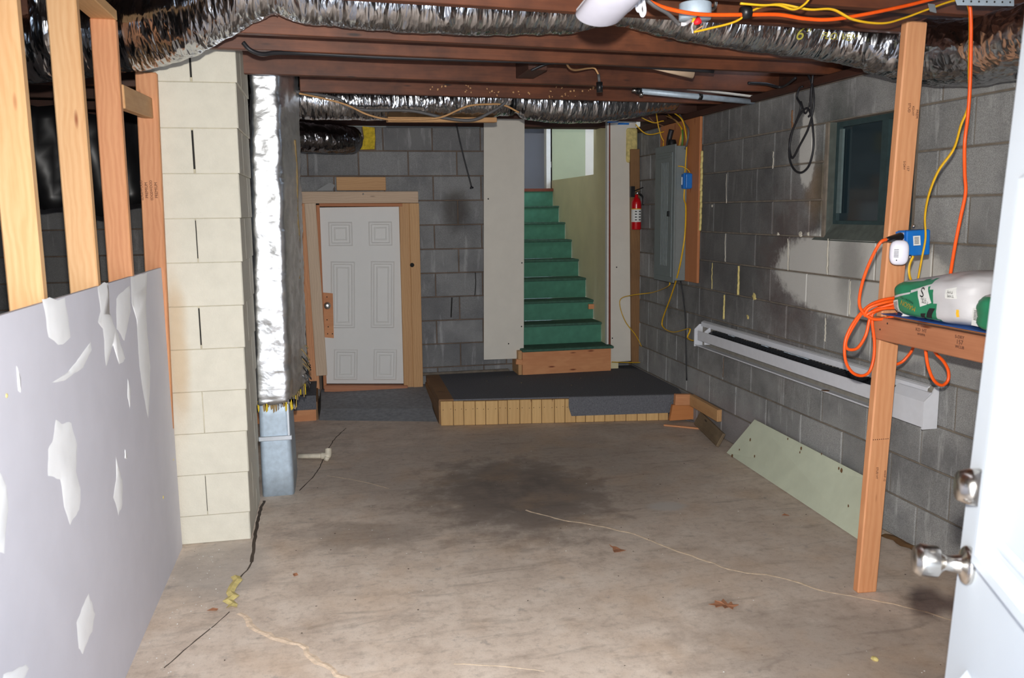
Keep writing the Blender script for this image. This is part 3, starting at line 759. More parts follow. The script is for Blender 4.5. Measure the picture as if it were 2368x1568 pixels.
# ------------------------------------------------------------------ carpeted platform at the stair foot
pf = struct(thing('platform', 'low dark-carpeted wooden platform in front of the stairs', 'platform', (1.6, 6.5, 0)))
ZP = .2
FLp, FRp = Vector((.75, 6.20, 0)), Vector((2.53, 5.93, 0))
BLp, BRp = Vector((.762, 7.18, 0)), Vector((2.615, 7.18, 0))
Z = lambda p, z: Vector((p.x, p.y, z))
slab('deck', [Z(FLp, ZP - .012) + Vector((0, .02, 0)), Z(FRp, ZP - .012) + Vector((0, .02, 0)), Z(BRp, ZP - .012), Z(BLp, ZP - .012)], (0, 0, 1), .04, 'treated', pf)
c0 = FLp.lerp(FRp, .06); cb = BLp.lerp(BRp, .06)
carp = slab('carpet', [Z(c0, ZP) + Vector((0, -.008, 0)), Z(FRp, ZP) + Vector((.03, -.01, 0)), Vector((2.618, 6.12, ZP)), Z(BRp, ZP), Vector((1.55, 7.18, ZP)), Z(cb, ZP)], (0, 0, 1), .011, 'carpet_dark', pf)
slab('carpet_edge', [Z(FLp, ZP), Z(c0, ZP), Z(cb, ZP), Z(BLp, ZP)], (0, 0, 1), .012, 'treated', pf)['label'] = 'bare brown wood strip at the end of the platform'
dirv = (FRp - FLp).normalized(); nrm = Vector((dirv.y, -dirv.x, 0))
Ltot = 1.72; s = .01; i = 0
while s < Ltot:
    w = random.uniform(.066, .098); w = min(w, Ltot - s + .01)
    p = FLp + dirv * (s + w / 2) + nrm * (.006 + random.uniform(-.002, .002))
    top = ZP - .013 - random.uniform(0, .004)
    beam('front_board', Z(p, .002), Z(p, top), w - .003, .016, 'yellow_pine', pf, tuple(nrm))
    for dxn in (-.3, .3):
        pn = p + dirv * (w * dxn) + nrm * .0085; link('nail', lathe_me([(.003, 0), (.0025, .0006), (.0005, .0008)], 6), pf, axis_m(Z(pn, .125 + random.uniform(-.004, .004)), nrm), 'gap_dark')
    s += w; i += 1
# carpet flap folded over the front
f0, f1 = FLp + dirv * .97, FLp + dirv * 1.79
fp = [Z(f0, ZP), Z(f1, ZP), Z(f1 - dirv * .03, .155), Z(f1 + dirv * .02, .11), Z(f1 - dirv * .01, .062), Z(f0 + dirv * .02, .055), Z(f0 - dirv * .0, .12)]
slab('carpet_flap', [p + nrm * .026 for p in fp], tuple(nrm), .01, 'carpet_dark', pf)
box('side_board', .752, .775, 6.24, 7.16, .0, ZP - .055, 'treated', pf)
box('side_frame', 1.2, 2.4, 6.5, 7.1, .01, ZP - .055, 'treated', pf)
tube('carpet_strand', [Z(f1, .12) + nrm * .03, Z(f1 + dirv * .03, .07) + nrm * .04, Z(f1 + dirv * .05, .02) + nrm * .06, Z(f1 + dirv * .12, .006) + nrm * .1], .008, 'carpet_dark', pf, 6, flat=.5)
# shredded insulation debris on the platform back edge
vs, fs = [], []
for i in range(70):
    if i < 26: u, v, s_ = random.gauss(1215, 10), random.gauss(856, 5), .014
    elif i < 44: u, v, s_ = random.uniform(1040, 1230), random.uniform(848, 862), .008
    else: u, v, s_ = random.uniform(1050, 1560), random.uniform(858, 900), .005
    p = at(u, v, z=ZP + .004); b = len(vs)
    for q in range(4): vs.append(p + Vector((random.uniform(-1, 1) * s_ * 1.6, random.uniform(-1, 1) * s_, random.uniform(0, s_) + .002)))
    fs += [(b, b + 1, b + 2), (b, b + 2, b + 3), (b + 1, b + 3, b + 2), (b, b + 3, b + 1)]
o = link('insulation_crumbs', mesh(vs, fs), None, None, 'kraft'); o['kind'] = 'stuff'; tag(o, 'tan insulation crumbs scattered on the dark platform carpet', 'debris')
# wood pieces at the right end of the platform
YO = 5.86
tag(beam('wood_block', at(1560, 924, y=YO), at(1598, 924, y=YO), .04, .085, 'fir_pink'), 'pinkish wood block under the right corner of the platform carpet', 'wood block')
ob = slab('osb_piece', [at(1549, 973, y=YO - .02), at(1612, 969, y=YO - .02), at(1612, 944, y=YO - .02), at(1600, 937, y=YO - .02), at(1556, 937, y=YO - .02)], (0, -1, 0), .03, 'osb')
tag(ob, 'rough orange chipboard piece below the platform corner', 'board')
tag(beam('wood_brace', at(1600, 925, x=2.585), at(1664, 962, x=2.585), .036, .085, 'pine_tan'), 'tan lumber offcut sticking out from the platform along the block wall', 'lumber')
tag(beam('old_board', Vector((2.56, 5.62, .085)), Vector((2.50, 5.12, .055)), .022, .10, 'old_grey', None, (.5, 0, 1)), 'weathered grey-brown board scrap leaning at the wall foot', 'board')
tag(beam('trim_strip', at(1535, 983, z=.008), at(1650, 994, z=.008), .02, .012, 'fir_pink'), 'thin pinkish wood strip lying on the floor by the platform', 'wood strip')
lb = beam('nailer_block', at(1193, 836, y=6.99), at(1208, 838, y=6.99), .03, .045, 'orange_board')
tag(lb, 'small orange wood cleat beside the bottom stair riser', 'wood block')
# second small carpeted step left of the small door
ls = thing('side_step', 'small dark-carpeted wooden step partly hidden behind the insulated duct', 'step', (-.4, 6.9, 0))
box('deck', -.75, -.155, 6.62, 7.18, .15, .19, 'treated', ls)
slab('carpet', [Vector((-.75, 6.6, .2)), Vector((-.15, 6.6, .2)), Vector((-.15, 7.18, .2)), Vector((-.75, 7.18, .2))], (0, 0, 1), .01, 'carpet_dark', ls)
box('carpet_fold', -.75, -.15, 6.588, 6.6, .09, .2, 'carpet_dark', ls)
box('front_board', -.74, -.155, 6.602, 6.62, .0, .15, 'orange_board', ls)
box('side_board', -.16, -.142, 6.63, 7.18, .0, .14, 'treated', ls)

# ------------------------------------------------------------------ small white six-panel door (door_1)
YD = 7.2
D = lambda u, v, dy=0: at(u, v, y=YD + dy)
d1 = struct(link('door_1', None, None, Matrix.Translation((.26, YD, .1))), 'short white six-panel door framed in raw lumber')
q = [D(755, 887), D(937, 887), D(923, 478), D(738, 480)]
lf = slab('door_leaf', q, (0, -1, 0), .035, 'door_white', d1)
def qp(s, t, dy=0):
    b = q[0].lerp(q[1], s); c = q[3].lerp(q[2], s); return b.lerp(c, t) + Vector((0, dy, 0))
for (s0, s1_) in ((.10, .40), (.60, .90)):
    for t0, t1 in ((.02, .20), (.32, .70), (.785, .92)):
        A, B, C_, E_ = qp(s0, t0), qp(s1_, t0), qp(s1_, t1), qp(s0, t1)
        w = (B - A).length; h = (E_ - A).length
        mw = face_m((A + B + C_ + E_) / 4 + Vector((0, -.0005, 0)), B - A, E_ - A)
        link('panel_moulding', ring_me(w, h, .03, .006), lf, mw, 'door_white')
        link('panel_field', ring_me(w - .09, h - .09, .012, .004), lf, mw, 'door_white')
kp = slab('lock_board', [qp(-.005, .27, -.012), qp(.115, .265, -.012), qp(.125, .52, -.012), qp(-.0, .525, -.012)], (0, -1, 0), .012, 'orange_board', lf); kp['label'] = 'small raw wood plate behind the knob'
kn = D(757, 706); link('door_knob', lathe_me([(.026, 0), (.028, .006), (.012, .012), (.011, .03), (.024, .036), (.027, .05), (.018, .06), (.001, .061)], 20), lf, axis_m(kn + Vector((0, -.012, 0)), (0, -1, 0)), 'steel')
for s_, t in ((.04, .29), (.10, .29), (.05, .33), (.04, .37), (.05, .46), (.05, .50)): link('screw', lathe_me([(.005, 0), (.004, .002), (.001, .002)], 8), kp, axis_m(qp(s_, t, -.012), (0, -1, 0)), 'gap_dark')
# frame lumber
def fbeam(name, u0, v0, u1, v1, wpx, dy, mat, th=.036, **kw):
    a, b = D(u0, v0, dy), D(u1, v1, dy); w = wpx / 267.0
    return beam(name, a, b, w, th, mat, d1, (0, 1, 0))
fbeam('header_board', 690, 457, 967, 456, 25, -.045, 'pine_pale')
fbeam('casing_board', 717, 470, 744, 868, 24, -.05, 'pine_pale')
fbeam('jamb_stud', 700, 470, 728, 900, 22, -.01, 'fir_pink')
fbeam('jamb_stud', 957, 470, 967, 896, 22, -.03, 'pine_tan')
fbeam('jamb_board', 934, 470, 945, 896, 22, -.02, 'pine_tan')
fbeam('jamb_edge', 735, 474, 752, 898, 7, -.015, 'ply_orange', .06)
fbeam('head_jamb', 738, 474, 930, 474, 7, -.01, 'ply_orange', .06)
fbeam('door_sill', 750, 897, 942, 897, 14, -.02, 'cedar_rail', .08)
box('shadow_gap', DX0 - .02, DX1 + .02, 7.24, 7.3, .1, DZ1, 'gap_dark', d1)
p = D(953, 613, -.052); link('bore_hole', lathe_me([(.018, 0), (.016, .001), (.001, .0012)], 16), d1, axis_m(p, (0, -1, 0)), 'gap_dark')
p = D(840, 449, -.066); link('nail_head', lathe_me([(.007, 0), (.006, .002), (.001, .003)], 10), d1, axis_m(p, (0, -1, 0)), 'steel')
# block above and angle bracket
tag(beam('wood_block', D(778, 425, -.02), D(892, 425, -.02), .108, .038, 'pine_tan', None, (0, 1, 0)), 'short tan lumber block standing on the small door header', 'wood block')
br = slab('angle_bracket', [D(731, 441, -.03), D(762, 422, -.03), D(775, 428, -.03), D(768, 441, -.03)], (0, -1, 0), .02, 'black_plastic')
tag(br, 'dark metal bracket lying on the small door header', 'bracket')
# red/white scrap behind the duct
tag(box('white_scrap', at(690, 600, y=7.1).x - .02, at(690, 600, y=7.1).x + .012, 7.07, 7.1, .2, 1.35, 'white_trim'), 'narrow white board standing left of the small door frame', 'board')

# ------------------------------------------------------------------ near white entrance door (door_2)
DA, DT = math.radians(25), .056
DE = Vector((1.036, 1.268, 0))                         # foot of the free edge
dvec = Vector((-math.sin(DA), -math.cos(DA), 0))       # free edge -> hinge
dn = Vector((-math.cos(DA), math.sin(DA), 0))          # visible (outer) face
DW = .90
# local frame: X from free edge to hinge, Y into the leaf, Z up (hung slightly out of plumb)
dzv = Vector((DT, 0, 1)).normalized(); dxv = (dvec - dzv * dvec.dot(dzv)).normalized()
DM = Matrix.Translation(DE) @ Matrix((dxv, dzv.cross(dxv), dzv)).transposed().to_4x4()
d2 = struct(link('door_2', None, None, Matrix.Translation(DE + dvec * DW)), 'open white panelled entrance door at the right edge')
def dbox(name, x0, x1, y0, y1, z0, z1, mat, parent, bev=0):
    return link(name, box_me(x1 - x0, y1 - y0, z1 - z0, bev), parent, DM @ Matrix.Translation(((x0 + x1) / 2, (y0 + y1) / 2, (z0 + z1) / 2)), mat)
lf2 = dbox('door_leaf', 0, DW, 0, .044, .012, 2.04, 'near_door_paint', d2, .003)
for x0, x1 in ((.115, .405), (.495, .785)):
    for z0, z1 in ((.24, .80), (.98, 1.64), (1.76, 1.93)):
        mw = DM @ face_m(((x0 + x1) / 2, -.0005, (z0 + z1) / 2), (1, 0, 0), (0, 0, 1))
        link('panel_moulding', ring_me(x1 - x0, z1 - z0, .05, .020), lf2, mw, 'near_door_paint')
        link('panel_field', ring_me(x1 - x0 - .12, z1 - z0 - .12, .02, .006), lf2, mw, 'near_door_paint')
link('door_knob', lathe_me([(.033, 0), (.034, .006), (.030, .011), (.016, .015), (.013, .040), (.018, .046), (.027, .052), (.0285, .080), (.022, .090), (.001, .091)], 28), lf2, DM @ axis_m((.062, 0, .965), (0, -1, 0)), 'nickel')
link('deadbolt', lathe_me([(.033, 0), (.031, .016), (.025, .034), (.001, .035)], 28), lf2, DM @ axis_m((.062, 0, 1.105), (0, -1, 0)), 'nickel')
for z in (.25, 1.05, 1.85): dbox('hinge', DW - .004, DW + .012, .02, .05, z - .05, z + .05, 'nickel', d2)

# ------------------------------------------------------------------ flexible ducts
# main duct in the joist bay, from the left room to the right wall
P1 = [Vector((-2.2, 4.05, 2.16)), Vector((-1.2, 3.93, 2.25)), Vector((-.80, 3.79, 2.285)), Vector((-.58, 3.63, 2.305)), Vector((-.42, 3.51, 2.345)), Vector((-.28, 3.42, 2.40)), Vector((-.15, 3.39, 2.43)), Vector((0, 3.42, 2.40)), Vector((.5, 3.44, 2.385)), Vector((.95, 3.48, 2.41)), Vector((1.2, 3.50, 2.45)), Vector((1.5, 3.50, 2.40)), Vector((1.85, 3.49, 2.36)), Vector((2.15, 3.45, 2.325)), Vector((2.32, 3.35, 2.27)), Vector((2.44, 3.15, 2.20)), Vector((2.46, 2.85, 2.165)), Vector((2.45, 2.4, 2.19)), Vector((2.45, 1.6, 2.26))]
def r1(t): return .115 + .020 * math.exp(-((t - .22) / .10) ** 2) + (.012 if t > .72 else 0)
dk1 = tag(link('flexible_duct', duct_me(P1, r1, .06, 3), None, None, 'foil'), 'long silver foil flexible duct running across the joists to the right wall', 'duct')
P2 = [Vector((-.45, 5.62, 2.30)), Vector((-.25, 5.55, 2.28)), Vector((0, 5.52, 2.275)), Vector((.35, 5.53, 2.275)), Vector((.7, 5.55, 2.285)), Vector((1.0, 5.57, 2.30)), Vector((1.12, 5.58, 2.32)), Vector((1.25, 5.58, 2.30)), Vector((1.55, 5.60, 2.278)), Vector((1.8, 5.62, 2.288)), Vector((2.05, 5.66, 2.325)), Vector((2.35, 5.72, 2.385))]
def r2(t): return .122 - .035 * math.exp(-((t - .60) / .012) ** 2)
dk2 = tag(link('flexible_duct', duct_me(P2, r2, .05, 11), None, None, 'foil'), 'shiny foil flexible duct strapped under the joists above the stairs', 'duct')
tube('strap', [Vector((1.19, 5.46, 2.30)), Vector((1.19, 5.47, 2.235)), Vector((1.19, 5.57, 2.20)), Vector((1.19, 5.68, 2.24))], .012, 'black_plastic', dk2, 6, flat=.3)
P3 = [Vector((-1.2, 6.4, 2.2)), Vector((-.6, 6.72, 2.18)), Vector((-.2, 6.86, 2.16)), Vector((.0, 6.90, 2.15)), Vector((.14, 6.97, 2.15)), Vector((.20, 7.07, 2.155))]
dk3 = tag(link('flexible_duct', duct_me(P3, lambda t: .105 + .012 * math.sin(t * 3.1), .05, 23), None, None, 'foil_dark'), 'black plastic-wrapped flexible duct entering the back wall above the small door', 'duct')
P4 = [Vector((-1.9, 3.9, 2.6)), Vector((-1.62, 3.95, 2.55)), Vector((-1.45, 4.0, 2.35)), Vector((-1.35, 4.1, 2.2)), Vector((-1.2, 4.4, 2.12)), Vector((-1.0, 5.0, 2.1))]
P4 = [at(92, -40, y=3.6), at(97, 20, y=3.6), at(103, 70, y=3.6), at(116, 105, y=3.65), at(150, 118, y=3.9), at(200, 110, y=4.4)]
tag(link('flexible_duct', duct_me(P4, .045, .04, 31, seg=28), None, None, 'foil'), 'small silver duct bend behind the left wall studs', 'duct')
# insulation at wall hole
ins = slab('insulation_batt', [at(826, 346, y=7.2), at(866, 345, y=7.2), at(868, 320, y=7.2), at(866, 295, y=7.2), at(838, 292, y=7.2), at(842, 320, y=7.2)], (0, -1, 0), .06, 'fiberglass')
tag(ins, 'yellow fiberglass insulation at the end of the black duct', 'insulation')
# prints on the ducts
def duct_text(s, size, u, v, y, tilt=0):
    p = at(u, v, y=y); d = (Vector((0, 0, CH)) - p).normalized()
    a, b = at(u - 20, v - 20 * tilt, y=y), at(u + 20, v + 20 * tilt, y=y); x = (b - a).normalized(); yv = Vector((0, -.55, .83))
    text('print', s, size, face_m(p, x, yv), 'duct_ink', dk1)
duct_text('6"', .075, 1858, 80, 3.352, .05)
duct_text('FLO. VENT-MAX', .040, 1972, 88, 3.32, .08)
duct_text('6"', .06, 325, 135, 3.735, -.02)

# insulated vertical duct
vd = thing('insulated_duct', 'vertical duct wrapped in foil insulation over a bare galvanized base', 'duct', (-.34, 5.1, 0))
def prism(name, base, top, z0, z1, mat, parent, rnd=.03, amp=.0, seed=0, nz=60, flare=0):
    """rounded rectangular column between two footprints (x0,x1,y0,y1)"""
    vs, fs = [], []; prof = []
    for k in range(64):
        a = 2 * math.pi * k / 64; ca, sa = math.cos(a), math.sin(a); e = 9.0 if rnd > .02 else 14.0
        m_ = (abs(ca) ** e + abs(sa) ** e) ** (-1 / e); prof.append((ca * m_, sa * m_))
    for i in range(nz + 1):
        t = i / nz; z = z0 + (z1 - z0) * t; x0, x1, y0, y1 = [base[j] * (1 - t) + top[j] * t for j in range(4)]
        for (cx, cy) in prof:
            px, py = (x0 + x1) / 2 + cx * (x1 - x0) / 2, (y0 + y1) / 2 + cy * (y1 - y0) / 2
            d = amp * (noise.noise(Vector((px * 9, py * 9 + seed, z * 7))) + .6 * noise.noise(Vector((px * 20, py * 20, z * 26 + seed)))
                       + .5 * noise.noise(Vector((px * 5, py * 5, z * 60 + seed)))) if amp else 0
            zz = z + (.02 * noise.noise(Vector((px * 30, py * 30, seed))) * amp / .006 if i == 0 and amp else 0)
            if flare and cx > 0: px += flare * max(0, (py - y0) / (y1 - y0)) * cx
            vs.append((px + cx * d, py + cy * d, zz))
    for i in range(nz):
        for k in range(64): fs.append((i * 64 + k, i * 64 + (k + 1) % 64, (i + 1) * 64 + (k + 1) % 64, (i + 1) * 64 + k))
    fs += [tuple(range(64))[::-1], tuple(range(nz * 64, nz * 64 + 64))]
    return link(name, mesh(vs, fs, True), parent, None, mat)
prism('galvanized_duct', (-.432, -.252, 4.83, 5.34), (-.425, -.262, 4.83, 5.34), .0, .62, 'galv', vd, .01, 0, 0, 4)
box('seam_strip', -.432, -.25, 4.815, 4.835, .325, .352, 'galv_strip', vd, .003)
box('corner_seam', -.272, -.262, 4.822, 4.84, .35, .56, 'galv_strip', vd)
prism('foil_wrap', (-.447, -.245, 4.79, 5.42), (-.372, -.215, 4.79, 5.42), .545, 2.44, 'foil_bright', vd, .04, .008, 2, 120, flare=.085)
for i in range(26):   # torn insulation skirt
    a = i / 26; x = -.44 + .215 * min(1, a * 1.6); y = 4.80 if a < .62 else 4.80 + (a - .62) * 1.4; w = random.uniform(.012, .03)
    z1 = .56; zz = z1 - random.uniform(.02, .075); dx = Vector((w, 0, 0)) if a < .62 else Vector((0, w, 0))
    p = Vector((x, y - .004, 0)) if a < .62 else Vector((-.235 + .085 * (y - 4.79) / .63, y, 0))
    slab('torn_edge', [Z(p, z1), Z(p + dx, z1), Z(p + dx * .8, zz + .01), Z(p + dx * .3, zz)], (0, -1, 0) if a < .62 else (1, 0, 0), .006, random.choice(['fiberglass', 'foil_side', 'kraft']), vd)
sp = [at(668, 290, x=-.175), at(672, 370, x=-.18), at(676, 430, x=-.182), at(680, 480, x=-.185), at(675, 560, x=-.188)]
tube('wrap_split', [Vector((-.177, 5.16, 2.0)), Vector((-.176, 5.22, 1.8)), Vector((-.183, 5.19, 1.6)), Vector((-.182, 5.24, 1.42)), Vector((-.192, 5.20, 1.2))], .014, 'kraft', vd, 8, flat=.6)
for i in range(16):
    z = random.uniform(.56, .80); y = random.uniform(5.15, 5.38); ln = random.uniform(.03, .09)
    tube('torn_fibre', [Vector((-.19, y, z)), Vector((-.165, y + .01, z - ln * .5)), Vector((-.155 + random.uniform(-.01, .02), y + random.uniform(-.02, .03), z - ln))], .004, random.choice(['kraft', 'black_plastic', 'kraft', 'foil_side']), vd, 5, 3)

# ------------------------------------------------------------------ PVC drain
pv_ = thing('drain_pipe', 'short white plastic drain pipe with elbow on the floor by the duct', 'pipe', at(740, 1060, z=0))
yv = at(735, 1056, z=.02)
tube('pipe', [at(690, 1055, z=.035), at(752, 1054, z=.035)], .017, 'pvc', pv_, 14)
tube('elbow', [at(744, 1054, z=.035), at(757, 1054, z=.036), at(759, 1048, z=.05), at(759, 1038, z=.075)], .022, 'pvc', pv_, 14)
tube('outlet', [at(757, 1056, z=.035), at(754, 1064, z=.012)], .017, 'pvc', pv_, 14)

# ------------------------------------------------------------------ 2x4 post, rail, shelf
pb = Vector((2.122, 2.985, 0)); ptp = Vector((2.205, 2.985, ZJ))
post = beam('post', pb, ptp, .089, .038, 'fir_post', None, (0, 1, 0), .005)
tag(post, 'upright raw lumber post carrying the electrical box and shelf', 'post')
fx = lambda t: pb.lerp(ptp, t)
for i, (t, s_, sz) in enumerate(((.86, 'STUD', .014), (.855, 'KD-HT', .012), (.85, 'PREM', .014), (.765, 'S-DRY', .012), (.76, '157', .014), (.22, 'WWP 12', .012), (.226, 'STUD HT', .012))):
    p = fx(t) + Vector((-.005 + .018 * (i % 3), -.0200, 0)); text('stamp', s_, sz, face_m(p, (0, 0, -1), (1, 0, 0)), 'stamp_ink', post)
for i in range(8): p = fx(.288) + Vector((-.035 + i * .0095, -.0195, 0)); link('pin_hole', lathe_me([(.0025, 0), (.002, .0008), (.0005, .001)], 6), post, axis_m(p, (0, -1, 0)), 'stamp_ink')
RZ0, RZ1 = 1.066, 1.155
rail = beam('shelf_rail', Vector((2.115, 2.995, (RZ0 + RZ1) / 2)), Vector((2.115, 1.45, (RZ0 + RZ1) / 2 + .002)), .036, RZ1 - RZ0, 'cedar_rail', None, (0, 0, 1), .004)
tag(rail, 'reddish lumber rail fixed to the post at the front of the shelf', 'rail')
for (u, v, s_, sz) in ((2130, 752, 'STUD', .016), (2130, 764, 'KD  HT', .018), (2130, 774, 'WWPA', .013), (2219, 792, '157', .022), (2219, 780, 'S-DRY', .016), (2219, 803, 'WCLIB', .014)):
    p = at(u, v, x=2.0965); text('stamp', s_, sz, face_m(p, (0, -1, 0), (0, 0, 1)), 'stamp_ink', rail)
for u, v in ((2052, 748), (2035, 762)): p = at(u, v, x=2.0965); link('nail', lathe_me([(.004, 0), (.003, .001), (.0005, .001)], 8), rail, axis_m(p, (-1, 0, 0)), 'gap_dark')
sh = beam('shelf_board', Vector((2.378, 2.99, RZ1 + .006)), Vector((2.378, 1.45, RZ1 + .006)), .48, .012, 'ply_orange', None)
tag(sh, 'plywood shelf board between the rail and the block wall', 'shelf')
bt = box('blue_tarp', 2.108, 2.6, 1.6, 2.955, RZ1 + .0125, RZ1 + .0145, 'tarp_blue'); tag(bt, 'blue plastic sheet on the shelf under the bags', 'sheet')
tag(beam('wall_ledger', Vector((2.60, 2.99, RZ0 + .045)), Vector((2.60, 1.45, RZ0 + .045)), .036, .089, 'cedar_rail'), 'lumber ledger on the block wall behind the shelf', 'ledger')

# bags
def bag_me(dx, dy, dz, seed, bulge=.03):
    bm = bmesh.new(); bmesh.ops.create_cube(bm, size=2); bmesh.ops.subdivide_edges(bm, edges=bm.edges, cuts=22, use_grid_fill=True)
    for v in bm.verts:
        c = v.co; e = 6.0; L = (abs(c.x) ** e + abs(c.y) ** e + abs(c.z) ** e) ** (1 / e); c = c / L
        n_ = noise.noise(Vector((c.x * 2.2 + seed, c.y * 2.2, c.z * 2))) * .05 + (1 - abs(noise.noise(Vector((c.x * 5, c.y * 5 + seed, c.z * 6)))) * 2) * .018
        top = bulge * max(0, 1 - c.x ** 2) * max(0, 1 - c.y ** 2) if c.z > 0 else 0
        v.co = Vector((c.x * dx / 2 * (1 + n_ * .4), c.y * dy / 2 * (1 + n_ * .5), c.z * dz / 2 * (1 + n_ * 1.2) + top))
    me = bpy.data.meshes.new('bag'); bm.to_mesh(me); bm.free()
    for p in me.polygons: p.use_smooth = True
    return me
from mathutils.bvhtree import BVHTree
def bag(name, label, c, dx, dy, dz, seed, ysplit, wedge=0):
    me = bag_me(dx, dy, dz, seed); me.materials.append(M['white_bag']); me.materials.append(M['green_bag'])
    me.update()
    for v in me.vertices:
        k_ = 1 - wedge * (v.co.y / dy + .5); v.co.z = (v.co.z + dz / 2) * k_ - dz / 2
    for p in me.polygons:
        cc = p.center
        if p.normal.x < -.4 and cc.y > ysplit + .35 * cc.z: p.material_index = 1
    me.update(); mw = Matrix.Translation(c); o = link(name, me, None, mw); tag(o, label, 'bag')
    T_ = BVHTree.FromPolygons([mw @ v.co for v in me.vertices], [tuple(p.vertices) for p in me.polygons])
    return o, T_
bz = RZ1 + .015
def drape(me, T_, off):
    """press a printed patch onto the bag side (bag side faces -x)"""
    for v in me.vertices:
        h = T_.ray_cast(Vector((1.9, v.co.y, v.co.z)), Vector((1, 0, 0)))
        if h[0] is not None: v.co.x = h[0].x - off
    me.update()
def lab(B, pts, mat='paper_white', name='label', off=.0022, n=6):
    o, T_ = B; q = [at(u, v, x=2.125) for u, v in pts]; vs, fs = [], []
    for i in range(n + 1):
        for j in range(n + 1): vs.append(q[0].lerp(q[1], i / n).lerp(q[3].lerp(q[2], i / n), j / n))
    for i in range(n):
        for j in range(n): fs.append((i * (n + 1) + j, (i + 1) * (n + 1) + j, (i + 1) * (n + 1) + j + 1, i * (n + 1) + j + 1))
    me = mesh(vs, fs); drape(me, T_, off); return link(name, me, o, None, mat)
def btxt(B, s_, sz, u, v, mat, ang=0, off=.0036):
    o, T_ = B; p = at(u, v, x=2.125); R = Matrix.Rotation(ang, 4, 'X')       # printed upside-down, as the bag lies
    t = text('print', s_, sz, face_m(p, R @ Vector((0, 1, 0)), R @ Vector((0, 0, -1))), mat, o)
    me = t.data; me.transform(WM[t.name]); drape(me, T_, off)
    t.matrix_basis = WM[o.name].inverted(); WM[t.name] = Matrix.Identity(4)
B1 = bag('mortar_bag', 'white and green paper bag of masonry mix lying against the post', Vector((2.348, 2.70, bz + .092)), .50, .45, .184, 1, -.05, .33)
B2 = bag('mortar_bag', 'green-ended paper bag of masonry mix nearest the white entrance door', Vector((2.325, 2.262, bz + .062)), .50, .40, .124, 9, -.3)
lab(B1, ((2145, 709), (2170, 700), (2162, 660), (2137, 668))); lab(B1, ((2081, 733), (2096, 730), (2089, 692), (2071, 695)))
btxt(B1, 'S', .052, 2151, 674, 'ink', .12); btxt(B1, 'TYPE', .014, 2154, 690, 'ink', .12); btxt(B1, 'TYPE', .016, 2157, 698, 'ink', .12)
btxt(B1, 'MASON', .026, 2117, 706, 'yellow_ink', .2); btxt(B1, 'MASONRY MIX', .012, 2114, 693, 'ink', .2)
lab(B1, ((2122, 677), (2182, 656), (2181, 652), (2122, 671)), 'white_bag', 'white_stripe'); lab(B1, ((2070, 690), (2121, 679), (2121, 675), (2070, 685)), 'white_bag', 'white_stripe')
for i in range(7): lab(B1, [(u + i * .5, v + i * 3.1) for u, v in ((2077, 700), (2088, 698), (2088, 696.8), (2077, 698.8))], 'ink', 'barcode_bar', .0034, 2)
lab(B1, ((2133, 743), (2144, 743), (2157, 724), (2146, 724)), 'ink', 'black_band'); lab(B1, ((2149, 744), (2162, 745), (2180, 713), (2166, 712)), 'ink', 'black_band')
lab(B1, ((2204, 690), (2228, 691), (2226, 664), (2204, 668)))
btxt(B1, 'TYPE', .013, 2216, 684, 'ink'); btxt(B1, 'TYPE', .012, 2215, 675, 'ink')
lab(B1, ((2224, 733), (2229, 733), (2229, 716), (2224, 716)), 'yellow_ink', 'yellow_band')
lab(B2, ((2246, 752), (2264, 756), (2272, 716), (2250, 712)))
for i in range(7): lab(B2, [(u - i * .4, v + i * 3.4) for u, v in ((2253, 719), (2267, 722), (2267, 720.4), (2253, 717.4))], 'ink', 'barcode_bar', .0034, 2)

# ------------------------------------------------------------------ electrical box on the post, plug, plug-in alarm
pf_ = fx(.59)
eb_ = thing('electrical_box', 'blue plastic outlet box fixed to the lumber post', 'outlet box', at(2112, 562, y=2.93))
c = at(2112, 561, y=2.93); hw = .055
bx = link('box_body', box_me(.105, .06, .098, .006, 2), eb_, face_m(c + Vector((.0, .0, 0)), (1, .0, .04), (0, 1, 0)), 'blue_plastic')
cA, cB = at(2072, 561, y=2.945), at(2090, 561, y=2.9)
bq = [at(2071, 536, y=2.955), at(2093, 533, y=2.9), at(2093, 586, y=2.9), at(2071, 573, y=2.955)]
slab('outlet_face', bq, (-.8, -.6, 0), .02, 'blue_plastic', eb_)
slab('receptacle', [p + Vector((-.003, -.002, 0)) for p in (at(2078, 538, y=2.945), at(2091, 538, y=2.905), at(2091, 574, y=2.905), at(2078, 570, y=2.945))], (-.8, -.6, 0), .01, 'white_plastic', eb_)
lb_ = slab('sticker', [at(2113, 568, y=2.868), at(2129, 567, y=2.868), at(2128, 545, y=2.868), at(2112, 546, y=2.868)], (0, -1, 0), .0015, 'paper_white', eb_)
for i in range(6): slab('barcode_bar', [at(2115, 550 + i * 2.8, y=2.866), at(2125, 549.5 + i * 2.8, y=2.866), at(2125, 548.3 + i * 2.8, y=2.866), at(2115, 548.8 + i * 2.8, y=2.866)], (0, -1, 0), .001, 'ink', lb_)
for u, v in ((2104, 590), (2112, 527)): link('screw', lathe_me([(.005, 0), (.005, .012), (.001, .013)], 8), eb_, axis_m(at(u, v, y=2.9), (0, -.3, -1 if v > 560 else 1)), 'steel')
al = thing('plug_in_alarm', 'white rounded plug-in alarm unit below the plug on the blue outlet box', 'plug-in unit', at(2078, 585, y=2.89))
bm = bmesh.new(); bmesh.ops.create_uvsphere(bm, u_segments=28, v_segments=20, radius=1)
for v in bm.verts:
    c_ = v.co; e = 3.2; L = (abs(c_.x) ** e + abs(c_.y) ** e + abs(c_.z) ** e) ** (1 / e); v.co = Vector((c_.x / L * .034, c_.y / L * .022, c_.z / L * .047))
